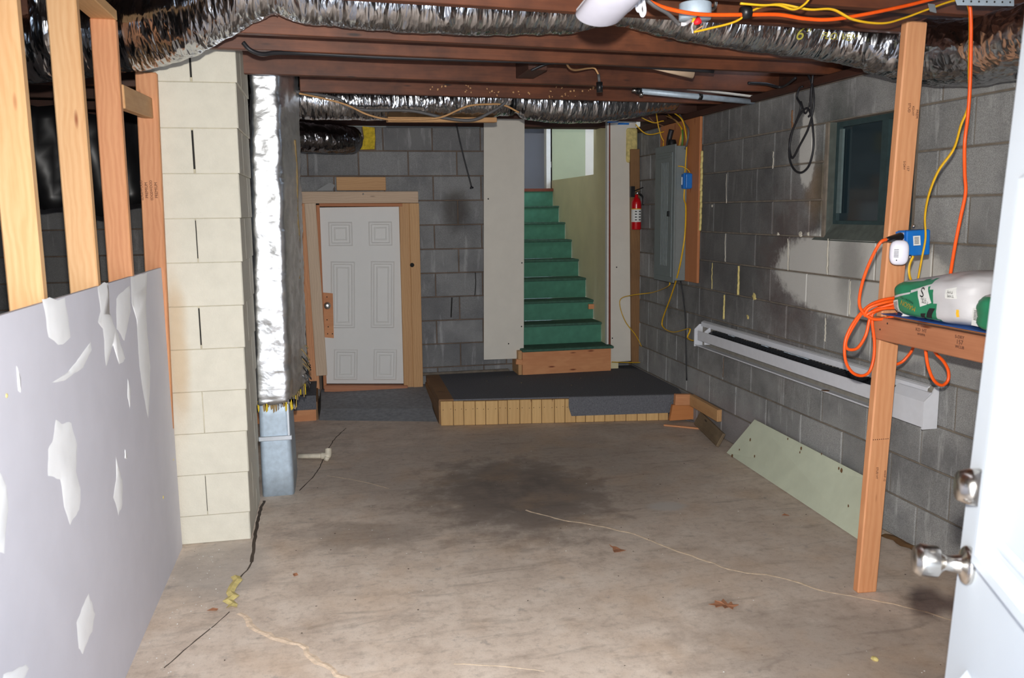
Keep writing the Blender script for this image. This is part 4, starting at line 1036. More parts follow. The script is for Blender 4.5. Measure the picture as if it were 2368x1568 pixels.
me_ = bpy.data.meshes.new('a'); bm.to_mesh(me_); bm.free(); [setattr(p, 'use_smooth', True) for p in me_.polygons]
ac = at(2079, 584, y=2.87); amw = face_m(ac, (.85, -.5, 0), (0, 0, 1)) @ Matrix.Rotation(-math.pi / 2, 4, 'X') @ Matrix.Rotation(math.pi / 2, 4, 'X')
amw = Matrix.Translation(ac) @ Matrix.Rotation(-.5, 4, 'Z')
link('alarm_body', me_, al, amw, 'white_plastic')
for i in range(6): link('vent_slot', box_me(.016, .003, .0022), al, amw @ Matrix.Translation((-.012, -.0205, .012 - i * .0055)), 'ink')
link('led', lathe_me([(.003, 0), (.002, .002), (.0005, .002)], 8), al, amw @ Matrix.Translation((-.010, -.019, -.028)) @ Matrix.Rotation(math.pi / 2, 4, 'X'), 'ink')

# orange extension cord coil
cd = thing('extension_cord', 'orange extension cord coiled on the post and plugged into the blue box', 'cord', at(2000, 800, y=2.95))
Y0 = 2.96
C = lambda u, v, y=Y0: at(u, v, y=y)
R_ = .0062
tube('plug', [C(2082, 547, 2.90), C(2066, 551, 2.88), C(2056, 553, 2.87), C(2050, 554, 2.87)], lambda t: .016 - .008 * t, 'black_plastic', cd, 10)
tube('cord_loop', [C(2052, 553, 2.87), C(2035, 562, 2.87), C(2012, 605, 2.9), C(1994, 655, 2.93), C(1987, 700, 2.95), C(1997, 724, 2.95), C(2020, 738, 2.94), C(2050, 736, 2.93), C(2075, 728, 2.92)], R_, 'orange_cable', cd, 8)
tube('cord_loop', [C(2075, 688, 2.94), C(2040, 694, 2.95), C(2008, 708), C(1978, 740), C(1957, 780), C(1953, 815), C(1958, 842), C(1972, 862), C(1992, 869), C(2010, 860), C(2020, 830), C(2022, 790), C(2017, 745), C(2022, 722), C(2075, 706, 2.93)], R_, 'orange_cable', cd, 8)
tube('cord_loop', [C(2075, 695, 2.93), C(2035, 702), C(2000, 718), C(1975, 752), C(1958, 785), C(1957, 803), C(1968, 809), C(1985, 803), C(2002, 775), C(2010, 742), C(2020, 718), C(2075, 700, 2.92)], R_, 'orange_cable', cd, 8)
tube('cord_loop', [C(2075, 712, 2.92), C(2040, 714, 2.93), C(2015, 722, 2.94), C(2000, 730, 2.95), C(2010, 712, 2.94), C(2045, 700, 2.92), C(2078, 694, 2.92)], R_, 'orange_cable', cd, 8)
tube('cord_loop', [C(2075, 702, 3.03), C(2040, 770, 3.03), C(2038, 815, 3.03), C(2050, 845, 3.05), C(2080, 840, 3.05), C(2098, 825, 3.04), C(2112, 802, 3.04), C(2116, 760, 3.04)], R_, 'orange_cable', cd, 8)
YL = 2.78
tube('cord_loop', [C(2139, 790, YL), C(2141, 815, YL), C(2147, 850, YL), C(2160, 880, YL), C(2178, 891, YL), C(2192, 880, YL), C(2193, 858, YL), C(2182, 836, YL), C(2165, 818, YL), C(2152, 795, YL)], R_, 'orange_cable', cd, 8)

# overhead orange cord and yellow cable
ov = [at(1470, -20, y=2.55), at(1500, 2, y=2.56), at(1545, 20, y=2.57), at(1620, 33, y=2.58), at(1720, 34, y=2.6), at(1800, 34, y=2.62), at(1860, 43, y=2.63), at(1920, 45, y=2.63), at(2000, 33, y=2.64), at(2100, 12, y=2.66), at(2180, -8, y=2.66), at(2225, -12, y=2.62), at(2240, 5, y=2.6), at(2245, 40, y=2.6), at(2245, 120, y=2.6), at(2243, 200, y=2.6), at(2238, 270, y=2.6), at(2231, 330, y=2.6), at(2231, 400, y=2.62), at(2233, 445, y=2.63), at(2222, 500, y=2.65), at(2210, 560, y=2.67), at(2200, 620, y=2.7), at(2194, 660, y=2.72)]
tag(tube('extension_cord', ov, R_, 'orange_cable', None, 8), 'long orange cord stapled across the joists and dropping to the bags', 'cord')
yc = [at(1605, 74, y=2.60), at(1640, 66, y=2.6), at(1700, 50, y=2.6), at(1745, 22, y=2.6), at(1800, 10, y=2.62), at(1870, 22, y=2.6), at(1925, 22, y=2.6), at(1975, 46, y=2.6), at(2040, 54, y=2.61), at(2090, 42, y=2.62), at(2150, 20, y=2.62), at(2210, 1, y=2.62), at(2238, 12, y=2.61), at(2243, 60, y=2.615), at(2241, 160, y=2.615), at(2240, 240, y=2.62), at(2222, 290, y=2.65), at(2205, 345, y=2.7), at(2170, 395, y=2.75), at(2148, 450, y=2.8), at(2139, 500, y=2.85), at(2140, 550, y=2.88), at(2131, 600, y=2.9), at(2122, 650, y=2.92)]
tag(tube('yellow_cable', yc, .0065, 'yellow_cable', None, 8, flat=.55), 'yellow cable following the orange cord down to the blue outlet box', 'cable')
tag(tube('yellow_cable', [at(1712, 8, y=2.5), at(1760, 12, y=2.5), at(1800, 12, y=2.5), at(1835, 22, y=2.5), at(1860, 10, y=2.5), at(1880, -15, y=2.5)], .0062, 'yellow_cable', None, 8, flat=.55), 'short loop of yellow cable tucked under the front joist', 'cable')
tag(tube('yellow_cable', [at(2112, 592, y=2.90), at(2103, 615, y=2.9), at(2104, 640, y=2.9), at(2115, 662, y=2.92)], .0055, 'yellow_cable', None, 8, flat=.6), 'short yellow cable looping out below the blue outlet box', 'cable')
tag(tube('cable_tape', [at(1715, 30, y=2.595), at(1734, 27, y=2.595)], .02, 'black_plastic', None, 10), 'black tape band joining the orange and yellow cords', 'tape')
tag(slab('duct_tape', [at(2147, 8, y=2.60), at(2162, 10, y=2.60), at(2166, 30, y=2.60), at(2152, 26, y=2.60)], (0, -1, 0), .004, 'tape_grey'), 'grey tape tab holding the yellow cable to the joist', 'tape')
# metal junction box with loose wires
jb = thing('junction_box', 'round metal junction box with loose wires under the front joist', 'junction box', at(1605, 35, y=2.68))
pj = at(1607, 46, y=2.70)
link('box_body', lathe_me([(.050, 0), (.052, .002), (.052, .05), (.047, .052), (.001, .052)], 20), jb, axis_m(pj, (0, 0, 1)), 'galv')
tube('connector', [at(1636, 24, y=2.7), at(1652, 18, y=2.7), at(1655, 4, y=2.7)], .006, 'steel', jb, 8)
tube('yellow_wire_nut', [at(1600, 46, y=2.66), at(1610, 50, y=2.66)], lambda t: .007 + .006 * t, 'yellow_cable', jb, 8)
tube('red_wire_nut', [at(1606, 54, y=2.65), at(1617, 47, y=2.65)], lambda t: .006 + .008 * t, 'red_mark', jb, 8)
tube('wire', [at(1605, 48, y=2.66), at(1600, 62, y=2.65), at(1603, 76, y=2.63)], .003, 'white_cable', jb, 6)
tube('wire', [at(1598, 46, y=2.66), at(1585, 55, y=2.62), at(1575, 56, y=2.62)], .006, 'white_cable', jb, 6)
tube('wire', [at(1603, 76, y=2.63), at(1612, 68, y=2.63), at(1625, 60, y=2.63)], .002, 'tan_cable', jb, 6)

# shop light hanging at the top of the frame
sl_ = thing('shop_light', 'white reflector shop light with coiled white cord under the joists', 'lamp', at(1420, 0, y=2.2))
e0, e1 = at(1385, 34, y=2.30), at(1500, -95, y=1.95)
ax = (e1 - e0).normalized(); sd = ax.cross(Vector((0, 0, 1))).normalized(); upx = sd.cross(ax)
prof = [(.066 * math.cos(a), -.032 * math.sin(a)) for a in [math.pi * i / 16 for i in range(17)]] + [(-.062, .012), (-.03, .022), (.03, .022), (.062, .012)]
LEN = 1.15; NP = len(prof); stations = ((-.006, .93), (-.003, .98), (0, 1), (LEN, 1)); vs, fs = [], []
for s_, k_ in stations:
    for a_, b_ in prof: vs.append(e0 + ax * s_ + sd * (a_ * k_) + upx * (b_ * k_))
for j in range(len(stations) - 1): fs += [(j * NP + i, j * NP + (i + 1) % NP, (j + 1) * NP + (i + 1) % NP, (j + 1) * NP + i) for i in range(NP)]
fs += [tuple(range(NP)), tuple(range((len(stations) - 1) * NP, len(stations) * NP))]
link('diffuser', mesh(vs, fs, True), sl_, None, 'white_plastic')
for s_ in (-.058, .058): beam('edge_rail', e0 + sd * s_ + upx * .004, e0 + ax * LEN + sd * s_ + upx * .004, .012, .02, 'heater_paint', sl_)
tube('lamp_cord', [at(1415, 42, y=2.3), at(1435, 34, y=2.32), at(1455, 22, y=2.34), at(1470, 5, y=2.36), at(1476, -20, y=2.36)], .005, 'white_cable', sl_, 8)
tube('lamp_cord', [at(1470, -15, y=2.36), at(1472, 15, y=2.36), at(1478, 25, y=2.36), at(1484, 5, y=2.36), at(1488, -20, y=2.36)], .005, 'white_cable', sl_, 8)
tube('lamp_cord', [at(1478, -15, y=2.34), at(1479, 15, y=2.34), at(1485, 36, y=2.34), at(1491, 25, y=2.34), at(1486, -10, y=2.34)], .005, 'white_cable', sl_, 8)
tag(tube('grey_lamp_cord', [at(1490, -5, y=2.5), at(1515, 15, y=2.5), at(1545, 32, y=2.52), at(1565, 52, y=2.55), at(1572, 58, y=2.55)], .009, 'grey_cable', None, 8, flat=.6), 'flat grey cable hanging between the shop light and the metal box', 'cable')

# ------------------------------------------------------------------ back-of-room wiring and bits under the joists
tag(tube('black_cable', [at(562, 98, y=3.88), at(578, 115, y=3.88), at(605, 125, y=3.9), at(640, 122, y=3.93), at(720, 124, y=3.98), at(900, 133, y=4.02), at(1100, 139, y=4.05), at(1250, 143, y=4.07), at(1400, 148, y=4.1), at(1500, 155, y=4.13), at(1650, 165, y=4.15)], .009, 'black_cable', None, 8), 'dark cable stapled along the bottom of a ceiling joist', 'cable')
tag(tube('grey_cable', [at(700, 218, y=5.32), at(690, 212, y=5.32), at(780, 228, y=5.38), at(800, 245, y=5.38), at(850, 255, y=5.38), at(950, 256, y=5.38), at(1030, 273, y=5.38), at(1090, 278, y=5.38), at(1130, 262, y=5.38), at(1165, 240, y=5.38), at(1170, 225, y=5.35)], .010, 'grey_cable', None, 8), 'grey cable draped under the shiny duct above the stairs', 'cable')
tag(tube('tan_cable', [at(692, 216, y=5.30), at(740, 226, y=5.36), at(800, 242, y=5.36), at(850, 265, y=5.36), at(900, 276, y=5.36), at(960, 276, y=5.36), at(1020, 271, y=5.36), at(1080, 246, y=5.36), at(1130, 241, y=5.38), at(1165, 243, y=5.40), at(1200, 260, y=5.42)], .006, 'tan_cable', None, 8), 'thin tan cable weaving across the shiny duct above the small door', 'cable')
tag(beam('wood_strip', at(895, 277, y=5.45), at(1146, 278, y=5.55), .06, .03, 'pine_tan'), 'tan wood strip lying below the shiny duct', 'wood strip')
tag(tube('hanging_cord', [at(1050, 262, y=7.085), at(1055, 285, y=7.085), at(1062, 320, y=7.08), at(1074, 370, y=7.08), at(1086, 415, y=7.08), at(1091, 436, y=7.08)], lambda t: .006 + (.01 if t > .95 else 0), 'black_cable', None, 7), 'thin dark cord hanging in front of the back wall blocks', 'cord')
tag(tube('ceiling_stick', [at(1500, 156, y=4.2), at(1602, 171, y=4.2)], lambda t: .004 + .020 * t, 'pine_pale', None, 12), 'tan wooden stake tucked against a joist', 'stick')
gp = thing('metal_rod', 'grey telescopic metal rod stored between the ceiling joists', 'rod', at(1600, 216, y=4.95))
g0, g1 = at(1476, 210, y=4.95), at(1745, 236, y=5.05)
tube('rod', [g0, g1], .017, 'galv', gp, 14); tube('rod_tip', [at(1462, 208, y=4.95), g0], .011, 'steel', gp, 12); tube('rod_collar', [g0.lerp(g1, .50), g0.lerp(g1, .53)], .020, 'black_plastic', gp, 14); tube('rod_collar', [g0.lerp(g1, -.01), g0.lerp(g1, .02)], .019, 'black_plastic', gp, 14)
tube('wing_nut', [at(1483, 214, y=4.94), at(1483, 222, y=4.94)], .012, 'steel', gp, 8)
tag(beam('white_strip', at(1590, 205, y=4.98), at(1763, 226, y=5.06), .03, .012, 'white_trim'), 'thin white strip stored beside the grey metal rod', 'strip')
pw = thing('pendant_adapter', 'small black socket hanging on wire below a joist', 'adapter', at(1386, 195, y=4.5))
tube('socket', [at(1387, 213, y=4.5), at(1386, 190, y=4.5)], .017, 'black_plastic', pw, 12); tube('socket_neck', [at(1386, 190, y=4.5), at(1384, 172, y=4.5)], .008, 'grey_cable', pw, 8)
tube('wire', [at(1384, 172, y=4.5), at(1375, 158, y=4.5), at(1360, 158, y=4.48), at(1330, 162, y=4.35), at(1315, 155, y=4.2), at(1310, 140, y=4.09), at(1310, 128, y=4.08)], .005, 'tan_cable', pw, 6)
tag(tube('dark_cable', [at(1228, 163, y=4.3), at(1260, 149, y=4.28), at(1290, 144, y=4.25), at(1312, 125, y=4.2), at(1320, 113, y=4.2)], .006, 'black_cable', None, 6), 'short dark wire end poking out between joists', 'cable')
# black cable loops by the window
lp = thing('cable_loop', 'black cable hanging in loops beside the window', 'cable', at(1855, 300, x=2.59))
X9 = 2.585
K = lambda u, v, x=X9: at(u, v, x=x)
tube('cable', [K(1868, 170), K(1878, 195), K(1882, 230), K(1878, 265), K(1868, 300), K(1850, 335), K(1833, 365), K(1826, 345), K(1828, 315), K(1840, 285), K(1852, 262), K(1866, 250), K(1874, 262), K(1870, 270)], .006, 'black_cable', lp, 8)
tube('cable', [K(1880, 172), K(1876, 215), K(1876, 260), K(1880, 300), K(1881, 340), K(1872, 380), K(1856, 398), K(1840, 395), K(1828, 375), K(1825, 345), K(1832, 305), K(1845, 272), K(1852, 245), K(1843, 225), K(1848, 205), K(1856, 200)], .006, 'black_cable', lp, 8)
tube('cable', [K(1852, 235), K(1862, 262), K(1872, 240), K(1876, 200)], .005, 'black_cable', lp, 8)
tag(tube('dark_cable', [at(1730, 192, y=4.6), at(1770, 194, y=4.62), at(1808, 201, y=4.64), at(1840, 180, y=4.4)], .008, 'black_cable', None, 6), 'dark cable end resting against the joist near the cable loops', 'cable')
# blue tape scraps above the opening
tag(slab('blue_tape', [PX(1402, 285) + Vector((0, -.03, 0)), PX(1428, 283) + Vector((0, -.03, 0)), PX(1427, 276) + Vector((0, -.03, 0)), PX(1405, 278) + Vector((0, -.03, 0))], (0, -1, 0), .012, 'blue_plastic'), 'left blue plastic tab above the stair opening', 'tab')
tag(slab('blue_tape', [PX(1426, 289) + Vector((0, -.03, 0)), PX(1452, 289) + Vector((0, -.03, 0)), PX(1452, 285) + Vector((0, -.03, 0)), PX(1428, 285) + Vector((0, -.03, 0))], (0, -1, 0), .012, 'blue_plastic'), 'right blue plastic tab above the stair opening', 'tab')

# ------------------------------------------------------------------ electrical panel on plywood
PY_0, PY_1 = 5.775, 6.52
bp = slab('plywood_board', [Vector((2.605, PY_0 - .01, 1.05)), Vector((2.605, PY_1, 1.05)), Vector((2.605, PY_1, 2.23)), Vector((2.605, PY_0 + .02, 2.23))], (-1, 0, 0), .018, 'ply_orange')
me_ = bp.data
bpy.data.objects.remove(bp)
bp = beam('plywood_board', Vector((2.607, (PY_0 + PY_1) / 2, 1.05)), Vector((2.607, (PY_0 + PY_1) / 2, 2.232)), PY_1 - PY_0, .020, 'ply_orange', None, (1, 0, 0))
tag(bp, 'orange plywood backing board behind the grey breaker panel', 'board')
for i in range(14):
    z = 1.45 + i * .04; link('foam_bead', box_me(.016, .02, .045, .005), bp, Matrix.Translation((2.612, PY_0 - .008 + random.uniform(-.004, .004), z)), 'foam')
ep = thing('breaker_panel', 'grey steel electrical breaker panel on the plywood board', 'breaker panel', (2.55, 6.15, 1.05))
body = box('panel_box', 2.505, 2.597, 5.985, 6.335, 1.055, 2.043, 'panel_grey', ep, .003)
cov = box('panel_cover', 2.493, 2.505, 5.965, 6.355, 1.04, 2.055, 'panel_grey', ep, .003)
dr = box('panel_door', 2.486, 2.494, 6.0, 6.32, 1.08, 2.0, 'panel_grey', ep, .003)
for i in range(5): box('door_rib', 2.482, 2.488, 6.075 + i * .03, 6.085 + i * .03, 1.16, 1.93, 'panel_grey', dr, .002)
for z in (1.955, 1.975): box('door_rib', 2.482, 2.488, 6.02, 6.30, z, z + .008, 'panel_grey', dr, .002)
box('latch', 2.476, 2.486, 6.035, 6.065, 1.53, 1.57, 'black_plastic', dr, .002)
tube('cable_bushing', [Vector((2.55, 6.17, 2.043)), Vector((2.55, 6.17, 2.08)), Vector((2.55, 6.17, 2.10))], lambda t: .04 - .012 * t, 'black_plastic', ep, 14)
E_ = lambda u, v, x=2.52: at(u, v, x=x)
tag(tube('service_cable', [at(1553, 300, x=2.57), at(1548, 320, x=2.56), at(1546, 340, x=2.55)], .02, 'black_cable', None, 10), 'thick black service cable entering the breaker panel', 'cable')
wires = [
 ('yellow_cable', [(1508, 246), (1516, 255), (1522, 290), (1530, 318), (1540, 333)], .0065, 'yellow house cable bending straight down into the breaker panel'),
 ('yellow_cable', [(1483, 272), (1500, 280), (1515, 284), (1535, 280), (1546, 292), (1542, 310), (1533, 335)], .006, 'yellow house cable sagging in front of the corner foam'),
 ('yellow_cable', [(1470, 288), (1488, 306), (1505, 311), (1530, 306), (1548, 302), (1545, 320), (1532, 340)], .0065, 'lowest yellow house cable looping over to the breaker panel'),
 ('yellow_cable', [(1545, 265), (1565, 282), (1577, 300), (1574, 320), (1570, 340)], .006, 'yellow house cable on the plywood beside the green wire'),
 ('tan_cable', [(1540, 268), (1562, 278), (1575, 296), (1577, 315), (1572, 338)], .006, 'cream cable among the wires above the breaker panel'),
 ('white_cable', [(1549, 275), (1554, 292), (1557, 299), (1553, 325)], .007, 'white cable stub above the breaker panel'),
 ('green_wire', [(1578, 300), (1579, 318), (1577, 340)], .007, 'green ground wire above the breaker panel'),
 ('grey_cable', [(1565, 252), (1580, 280), (1592, 300), (1590, 325), (1585, 345)], .008, 'grey cable on the plywood above the breaker panel'),
 ('red_wire', [(1500, 270), (1512, 282), (1535, 292), (1548, 300)], .005, 'reddish wire in the shadow above the breaker panel')]
for nm, pts, r, lb2 in wires:
    tag(tube(nm, [at(u, v, x=2.575) if u > 1560 else at(u, v, y=6.45) for u, v in pts], r, {'red_wire': 'rust'}.get(nm, nm), None, 8, flat=.7), lb2, 'cable')
# yellow feeder from ceiling past blue box to heater
tag(tube('yellow_cable', [E_(1542, 250, 2.5), E_(1560, 262, 2.51), E_(1578, 278, 2.53), E_(1586, 310, 2.575), E_(1588, 340, 2.58), E_(1586, 370, 2.58), E_(1584, 400, 2.57)], .007, 'yellow_cable', None, 8, flat=.6), 'yellow cable running down the plywood into the small blue box', 'cable')
tag(tube('yellow_cable', [E_(1583, 436, 2.57), E_(1582, 460, 2.565), E_(1586, 480, 2.56), E_(1584, 540, 2.53), E_(1577, 590, 2.52), E_(1566, 640, 2.53), E_(1550, 690, 2.57), E_(1532, 740, 2.6), E_(1535, 758, 2.6), E_(1558, 768, 2.6), E_(1592, 760, 2.6), E_(1595, 766, 2.59), E_(1590, 780, 2.58), E_(1600, 787, 2.57), E_(1608, 786, 2.565)], .006, 'yellow_cable', None, 8, flat=.6), 'yellow cable dropping from the small blue box to the baseboard heater', 'cable')
tag(tube('yellow_cable', [at(1549, 650, x=2.53), at(1545, 662, x=2.53), at(1510, 676, y=6.7), at(1465, 682, y=6.85), at(1437, 690, y=6.95), at(1434, 710, y=6.96), at(1447, 745, y=6.96), at(1470, 775, y=6.96), at(1485, 805, y=6.97), at(1492, 830, y=6.98), at(1480, 838, y=6.98), at(1440, 838, y=6.93), at(1415, 837, y=6.9)], .006, 'yellow_cable', None, 8, flat=.6), 'yellow cable trailing from under the breaker panel down to the platform', 'cable')
tag(tube('black_cable', [at(1574, 650, x=2.6), at(1580, 690, x=2.61), at(1585, 740, x=2.612), at(1586, 800, x=2.612), at(1588, 880, x=2.612)], .005, 'black_cable', None, 6), 'thin black wire hanging down the wall below the breaker panel', 'wire')
sb = thing('junction_box', 'small blue plastic junction box on the plywood by the breaker panel', 'junction box', at(1586, 420, x=2.56))
q0 = at(1577, 420, x=2.56)
link('box_body', box_me(.05, .09, .105, .006, 2), sb, Matrix.Translation(at(1588, 419, x=2.572)), 'blue_plastic')
link('sticker', box_me(.03, .002, .055), sb, Matrix.Translation(at(1574, 419, x=2.555) + Vector((0, -.05, 0))), 'paper_white')
link('box_cover', box_me(.056, .012, .115, .003), sb, Matrix.Translation(at(1583, 419, x=2.566) + Vector((0, -.045, 0))), 'blue_plastic')
tag(tube('yellow_wire', [at(1568, 384, y=5.97), at(1580, 386, y=5.95), at(1592, 394, y=5.93), at(1596, 402, y=5.92)], .004, 'yellow_cable', None, 6), 'short yellow wire from the breaker panel side to the small blue box', 'wire')

# fire extinguisher
fe = thing('fire_extinguisher', 'red fire extinguisher with white label hung on the brown board', 'fire extinguisher', at(1470, 530, y=6.95))
fb = at(1471, 531, y=6.95); ft_ = at(1471, 450, y=6.95); hgt = ft_.z - fb.z
mw = Matrix.Translation(fb)
link('cylinder', lathe_me([(.038, 0), (.042, .004), (.042, hgt * .72), (.040, hgt * .79), (.030, hgt * .87), (.016, hgt * .92), (.013, hgt), (.001, hgt)], 28), fe, mw, 'red_paint')
link('label_band', lathe_me([(.0424, hgt * .22), (.0428, hgt * .225), (.0428, hgt * .575), (.0424, hgt * .58)], 28), fe, mw, 'paper_white')
link('yellow_band', lathe_me([(.0424, hgt * .58), (.0429, hgt * .582), (.0429, hgt * .60), (.0424, hgt * .602)], 28), fe, mw, 'yellow_ink')
for i in range(4):
    for sx_ in (-.018, .016): link('label_print', box_me(.018, .001, .008), fe, mw @ Matrix.Translation((sx_, -.0415, hgt * (.28 + .08 * i))), 'ink')
link('gauge', lathe_me([(.013, 0), (.014, .004), (.012, .010), (.001, .011)], 16), fe, axis_m(fb + Vector((.004, -.016, hgt + .012)), (0, -1, 0)), 'steel')
tube('hose', [fb + Vector((.01, -.01, hgt + .01)), fb + Vector((.045, -.005, hgt * .97)), fb + Vector((.062, 0, hgt * .84)), fb + Vector((.06, 0, hgt * .70))], .009, 'black_plastic', fe, 8)
beam('lever', fb + Vector((-.02, 0, hgt + .03)), fb + Vector((.06, 0, hgt + .06)), .016, .008, 'black_plastic', fe)
beam('lever', fb + Vector((-.02, 0, hgt + .012)), fb + Vector((.04, 0, hgt + .03)), .016, .008, 'steel', fe)
box('hanger', fb.x - .045, fb.x - .01, 6.96, 6.995, fb.z + hgt * .93, fb.z + hgt + .07, 'black_plastic', fe)

# ------------------------------------------------------------------ baseboard heater
bh = thing('baseboard_heater', 'long white metal baseboard heater mounted along the block wall', 'heater', (2.58, 4.46, .6))
HY0, HY1, HZ0, HZ1 = 3.235, 5.69, .605, .775
box('back_plate', 2.610, 2.619, HY0, HY1, HZ0, HZ1 + .012, 'heater_inner', bh)
# sloped top lip and bottom rail
def extr(name, prof, y0, y1, mat):
    n = len(prof); vs = [(x, y, z) for y in (y0, y1) for x, z in prof]
    fs = [(i, (i + 1) % n, n + (i + 1) % n, n + i) for i in range(n)] + [tuple(range(n)), tuple(range(n, 2 * n))]
    c = Vector((2.58, (y0 + y1) / 2, .7)); return link(name, mesh([Vector(v) - c for v in vs], fs), bh, Matrix.Translation(c), mat)
extr('top_rail', [(2.617, HZ1 + .014), (2.596, HZ1 + .004), (2.594, HZ1 - .026), (2.598, HZ1 - .026), (2.600, HZ1 - .001), (2.617, HZ1 + .009)], HY0 + .05, HY1 - .01, 'heater_paint')
YC = 3.47
extr('front_cover', [(2.556, HZ1 - .052), (2.552, HZ1 - .056), (2.552, HZ0 + .052), (2.557, HZ0 + .048), (2.558, HZ0 + .054), (2.556, HZ1 - .056)], YC, HY1 - .05, 'heater_paint')
extr('bottom_rail', [(2.617, HZ0), (2.566, HZ0 - .002), (2.553, HZ0 + .004), (2.552, HZ0 + .012), (2.556, HZ0 + .012), (2.566, HZ0 + .006), (2.617, HZ0 + .006)], HY0 + .05, HY1 - .01, 'heater_paint')
extr('bottom_groove', [(2.5525, HZ0 + .006), (2.5505, HZ0 + .008), (2.5525, HZ0 + .010)], HY0 + .05, HY1 - .01, 'heater_paint')
extr('fin_element', [(2.602, HZ1 - .035), (2.566, HZ1 - .050), (2.566, HZ0 + .06), (2.602, HZ0 + .06)], YC + .02, HY1 - .20, 'fin_metal')
for i in range(60):
    y = YC + .05 + i * (HY1 - YC - .28) / 60
    box('fin', 2.566, 2.601, y, y + .002, HZ1 - .05, HZ1 - .030 + random.uniform(0, .004), 'fin_metal', bh)
for y in (3.62, 4.28, 4.36, 4.45, 4.72, 5.17): link('fin_bracket', box_me(.04, .05, .004), bh, Matrix.Translation((2.585, y, HZ1 - .028)) @ Matrix.Rotation(.35, 4, 'Y'), 'galv')
# junction compartment at the near end, end caps
extr('wiring_cover', [(2.549, HZ1 - .050), (2.549, HZ0 + .004), (2.60, HZ0 - .002), (2.60, HZ1 - .012), (2.585, HZ1 - .012)], HY0 + .012, YC, 'heater_paint')
extr('end_cap', [(2.545, HZ1 - .048), (2.545, HZ0 - .004), (2.619, HZ0 - .004), (2.619, HZ1 + .016), (2.600, HZ1 + .016), (2.588, HZ1 - .010)], HY0, HY0 + .008, 'heater_paint')
extr('end_cap', [(2.547, HZ1 - .048), (2.547, HZ0 - .002), (2.619, HZ0 - .002), (2.619, HZ1 - .012), (2.585, HZ1 - .012)], HY1 - .006, HY1, 'heater_paint')
extr('far_bracket', [(2.556, HZ1 - .046), (2.556, HZ0 + .03), (2.60, HZ0 + .03), (2.60, HZ1 - .02), (2.590, HZ1 - .02)], HY1 - .16, HY1 - .15, 'heater_paint')
link('rust_spot', lathe_me([(.022, 0), (.016, .0008), (.001, .001)], 12), bh, Matrix.Translation((2.557, 4.02, HZ0 + .0125)), 'rust')
link('cable_clamp', lathe_me([(.012, 0), (.012, .004), (.001, .005)], 12), bh, axis_m((2.58, HY1 - .006, .69), (0, -1, 0)), 'white_plastic')

# ------------------------------------------------------------------ pale green board leaning on the right wall
G = [at(1680, 1047, z=.004), at(1988, 1250, z=.004), at(2012, 1108, x=2.585), at(1745, 970, x=2.585)]
gn = (G[1] - G[0]).cross(G[3] - G[0]).normalized();  gn = gn if gn.x < 0 else -gn
gb = slab('leaning_board', G, tuple(gn), .012, 'pale_green_board'); tag(gb, 'pale green painted board leaning against the block wall foot', 'board')
for u, v, r in ((1853, 1037, .012), (1850, 1046, .008), (1693, 1056, .018), (1745, 1055, .010), (1946, 1088, .014), (1940, 1083, .009), (1735, 1017, .012), (1822, 1015, .008), (1710, 1040, .008), (1900, 1050, .007), (1962, 1170, .008)):
    d = ray(u, v); t = (G[0] - Vector((0, 0, CH))).dot(gn) / d.dot(gn); p = Vector((0, 0, CH)) + d * t
    bm = bmesh.new(); vsx = [bm.verts.new((r * math.cos(a) * (1 + .5 * noise.noise(Vector((math.cos(a) * 2 + u, math.sin(a) * 2, v)))), r * .6 * math.sin(a) * (1 + .5 * noise.noise(Vector((math.cos(a) * 2, math.sin(a) * 2 + v, u)))), 0)) for a in [2 * math.pi * i / 14 for i in range(14)]]
    bm.faces.new(vsx); m_ = bpy.data.meshes.new('s'); bm.to_mesh(m_); bm.free(); link('dirt_spot', m_, gb, axis_m(p + gn * .0006, gn), 'dirt_spot')
# dirt ridge at the foot of the right wall
tag(strip('dirt_line', [at(2050, 1238, x=2.6), at(2100, 1262, x=2.6), at(2160, 1290, x=2.6), at(2230, 1325, x=2.6)], .06, 'dirt_spot', None, .01, .12), 'brown dirt and leaf litter along the foot of the block wall', 'dirt')
bpy.data.objects['dirt_line']['kind'] = 'stuff'

# ------------------------------------------------------------------ leaves and floor litter
def leaf(pts, c, size, rot, label):
    n = len(pts); vs = [(x * size, y * size, .004 + .012 * abs(x) ** 2 + .004 * math.sin(7 * y)) for x, y in pts]; vs.append((0, .0, .002)); 
    vs2 = [(x, y, z + .0012) for x, y, z in vs]
    fs = [(i, (i + 1) % n, n) for i in range(n)] + [(n + 1 + (i + 1) % n, n + 1 + i, 2 * n + 1) for i in range(n)] + [(i, n + 1 + i, n + 1 + (i + 1) % n, (i + 1) % n) for i in range(n)]
    tag(link('dry_leaf', mesh(vs + vs2, fs), None, Matrix.Translation(c) @ Matrix.Rotation(rot, 4, 'Z'), 'leaf'), label, 'leaf', 'dry leaves on the concrete floor')
leaf([(-.03, -.5), (-.4, -.45), (-.28, -.1), (-.12, .25), (-.05, .6), (.0, .9), (.05, .6), (.12, .25), (.28, -.1), (.4, -.5)], F(1425, 1272), .075, .2, 'triangular brown dry leaf in the middle of the floor')
oak = [(-.02, -.6), (-.15, -.35), (-.42, -.3), (-.18, -.12), (-.5, .08), (-.2, .2), (-.38, .48), (-.12, .5), (0, .8), (.12, .5), (.38, .48), (.2, .2), (.5, .08), (.18, -.12), (.42, -.3), (.15, -.35), (.02, -.6)]
leaf(oak, F(1678, 1401), .085, 1.2, 'lobed brown oak leaf on the floor towards the white door')
leaf([(-.3, -.3), (-.35, .1), (0, .4), (.3, .15), (.35, -.25)], F(683, 1331), .03, .4, 'small reddish leaf scrap right of the yellow foam strip')
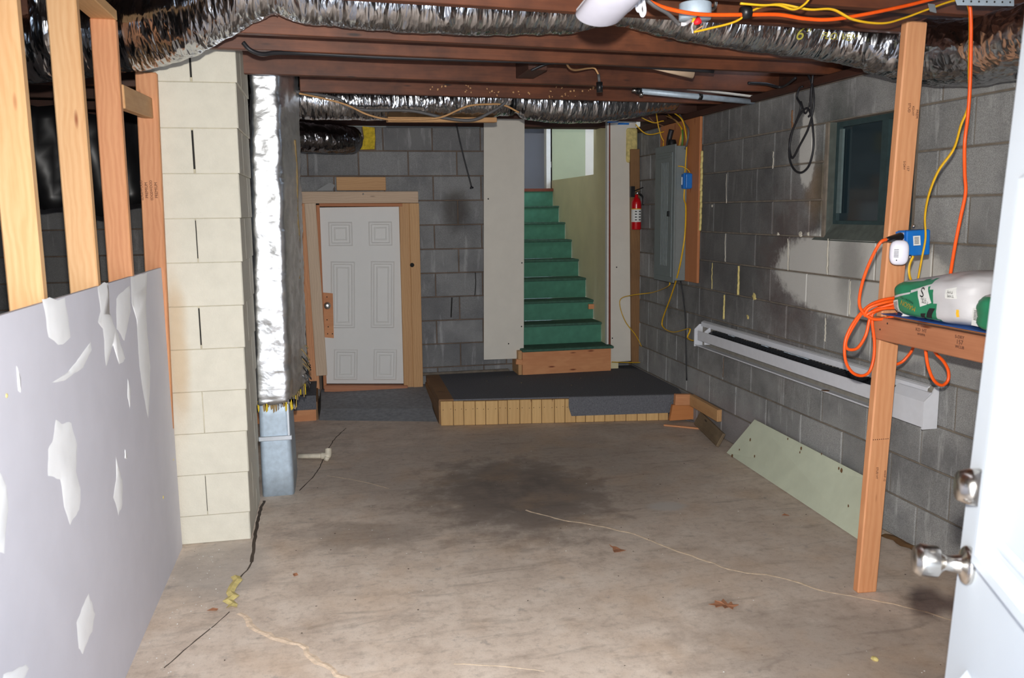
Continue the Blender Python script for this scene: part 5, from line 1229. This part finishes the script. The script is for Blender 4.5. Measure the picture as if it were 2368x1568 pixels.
leaf([(-.25, -.4), (-.3, .2), (.05, .5), (.3, .1), (.2, -.35)], F(1817, 1193), .04, 1.4, 'small brown leaf scrap near the pale green board')
leaf([(-.2, -.5), (-.3, .1), (.02, .6), (.28, .1), (.2, -.5)], F(492, 1413), .04, 1.3, 'reddish leaf scrap left of the yellow foam strip')
pw_ = F(2023, 1527); bm = bmesh.new(); bmesh.ops.create_icosphere(bm, subdivisions=2, radius=.013)
for v in bm.verts: v.co *= 1 + .35 * noise.noise(v.co * 90)
for v in bm.verts: v.co.z *= .6
m_ = bpy.data.meshes.new('c'); bm.to_mesh(m_); bm.free()
tag(link('white_crumb', m_, None, Matrix.Translation(pw_ + Vector((0, 0, .006))), 'foam'), 'cream foam crumb on the floor by the white entrance door', 'crumb')
def litter(name, n, dist, sizes, mat, label):
    vs, fs = [], []
    for i in range(n):
        p = dist(); s_ = random.uniform(*sizes); b = len(vs); a = random.uniform(0, 6.3)
        for q in range(3): vs.append(p + Vector((math.cos(a + q * 2.1) * s_ * random.uniform(.5, 1.3), math.sin(a + q * 2.1) * s_, .0015)))
        vs.append(p + Vector((0, 0, s_ * .5 + .001))); fs += [(b, b + 1, b + 3), (b + 1, b + 2, b + 3), (b + 2, b, b + 3)]
    o = link(name, mesh(vs, fs), None, None, mat); o['kind'] = 'stuff'; tag(o, label, 'debris')
litter('white_litter', 190, lambda: Vector((random.uniform(-.7, 2.3), random.uniform(2.0, 5.9), 0)), (.0015, .0045), 'paper_white', 'tiny white plaster specks scattered over the floor')
litter('plaster_crumbs', 60, lambda: Vector((random.gauss(-.62, .08), random.uniform(2.9, 4.1), 0)), (.002, .005), 'paper_white', 'white plaster crumbs along the drywall and pillar foot')
litter('brown_litter', 110, lambda: Vector((random.uniform(-.7, 2.4), random.uniform(2.0, 5.6), 0)), (.002, .006), 'crack_dark', 'small dark leaf fragments scattered over the floor')

# weak fill lamps added to light the rooms above the stairs; no windows there
area('upstairs_fill', (2.95, 8.2, 2.75), (0, .15, -1), .5, .5, .8, (.85, .92, 1))
area('upper_room_fill', (1.75, 9.7, 2.74), (0, 0, -1), .5, .5, 1.0, (.8, .9, 1))
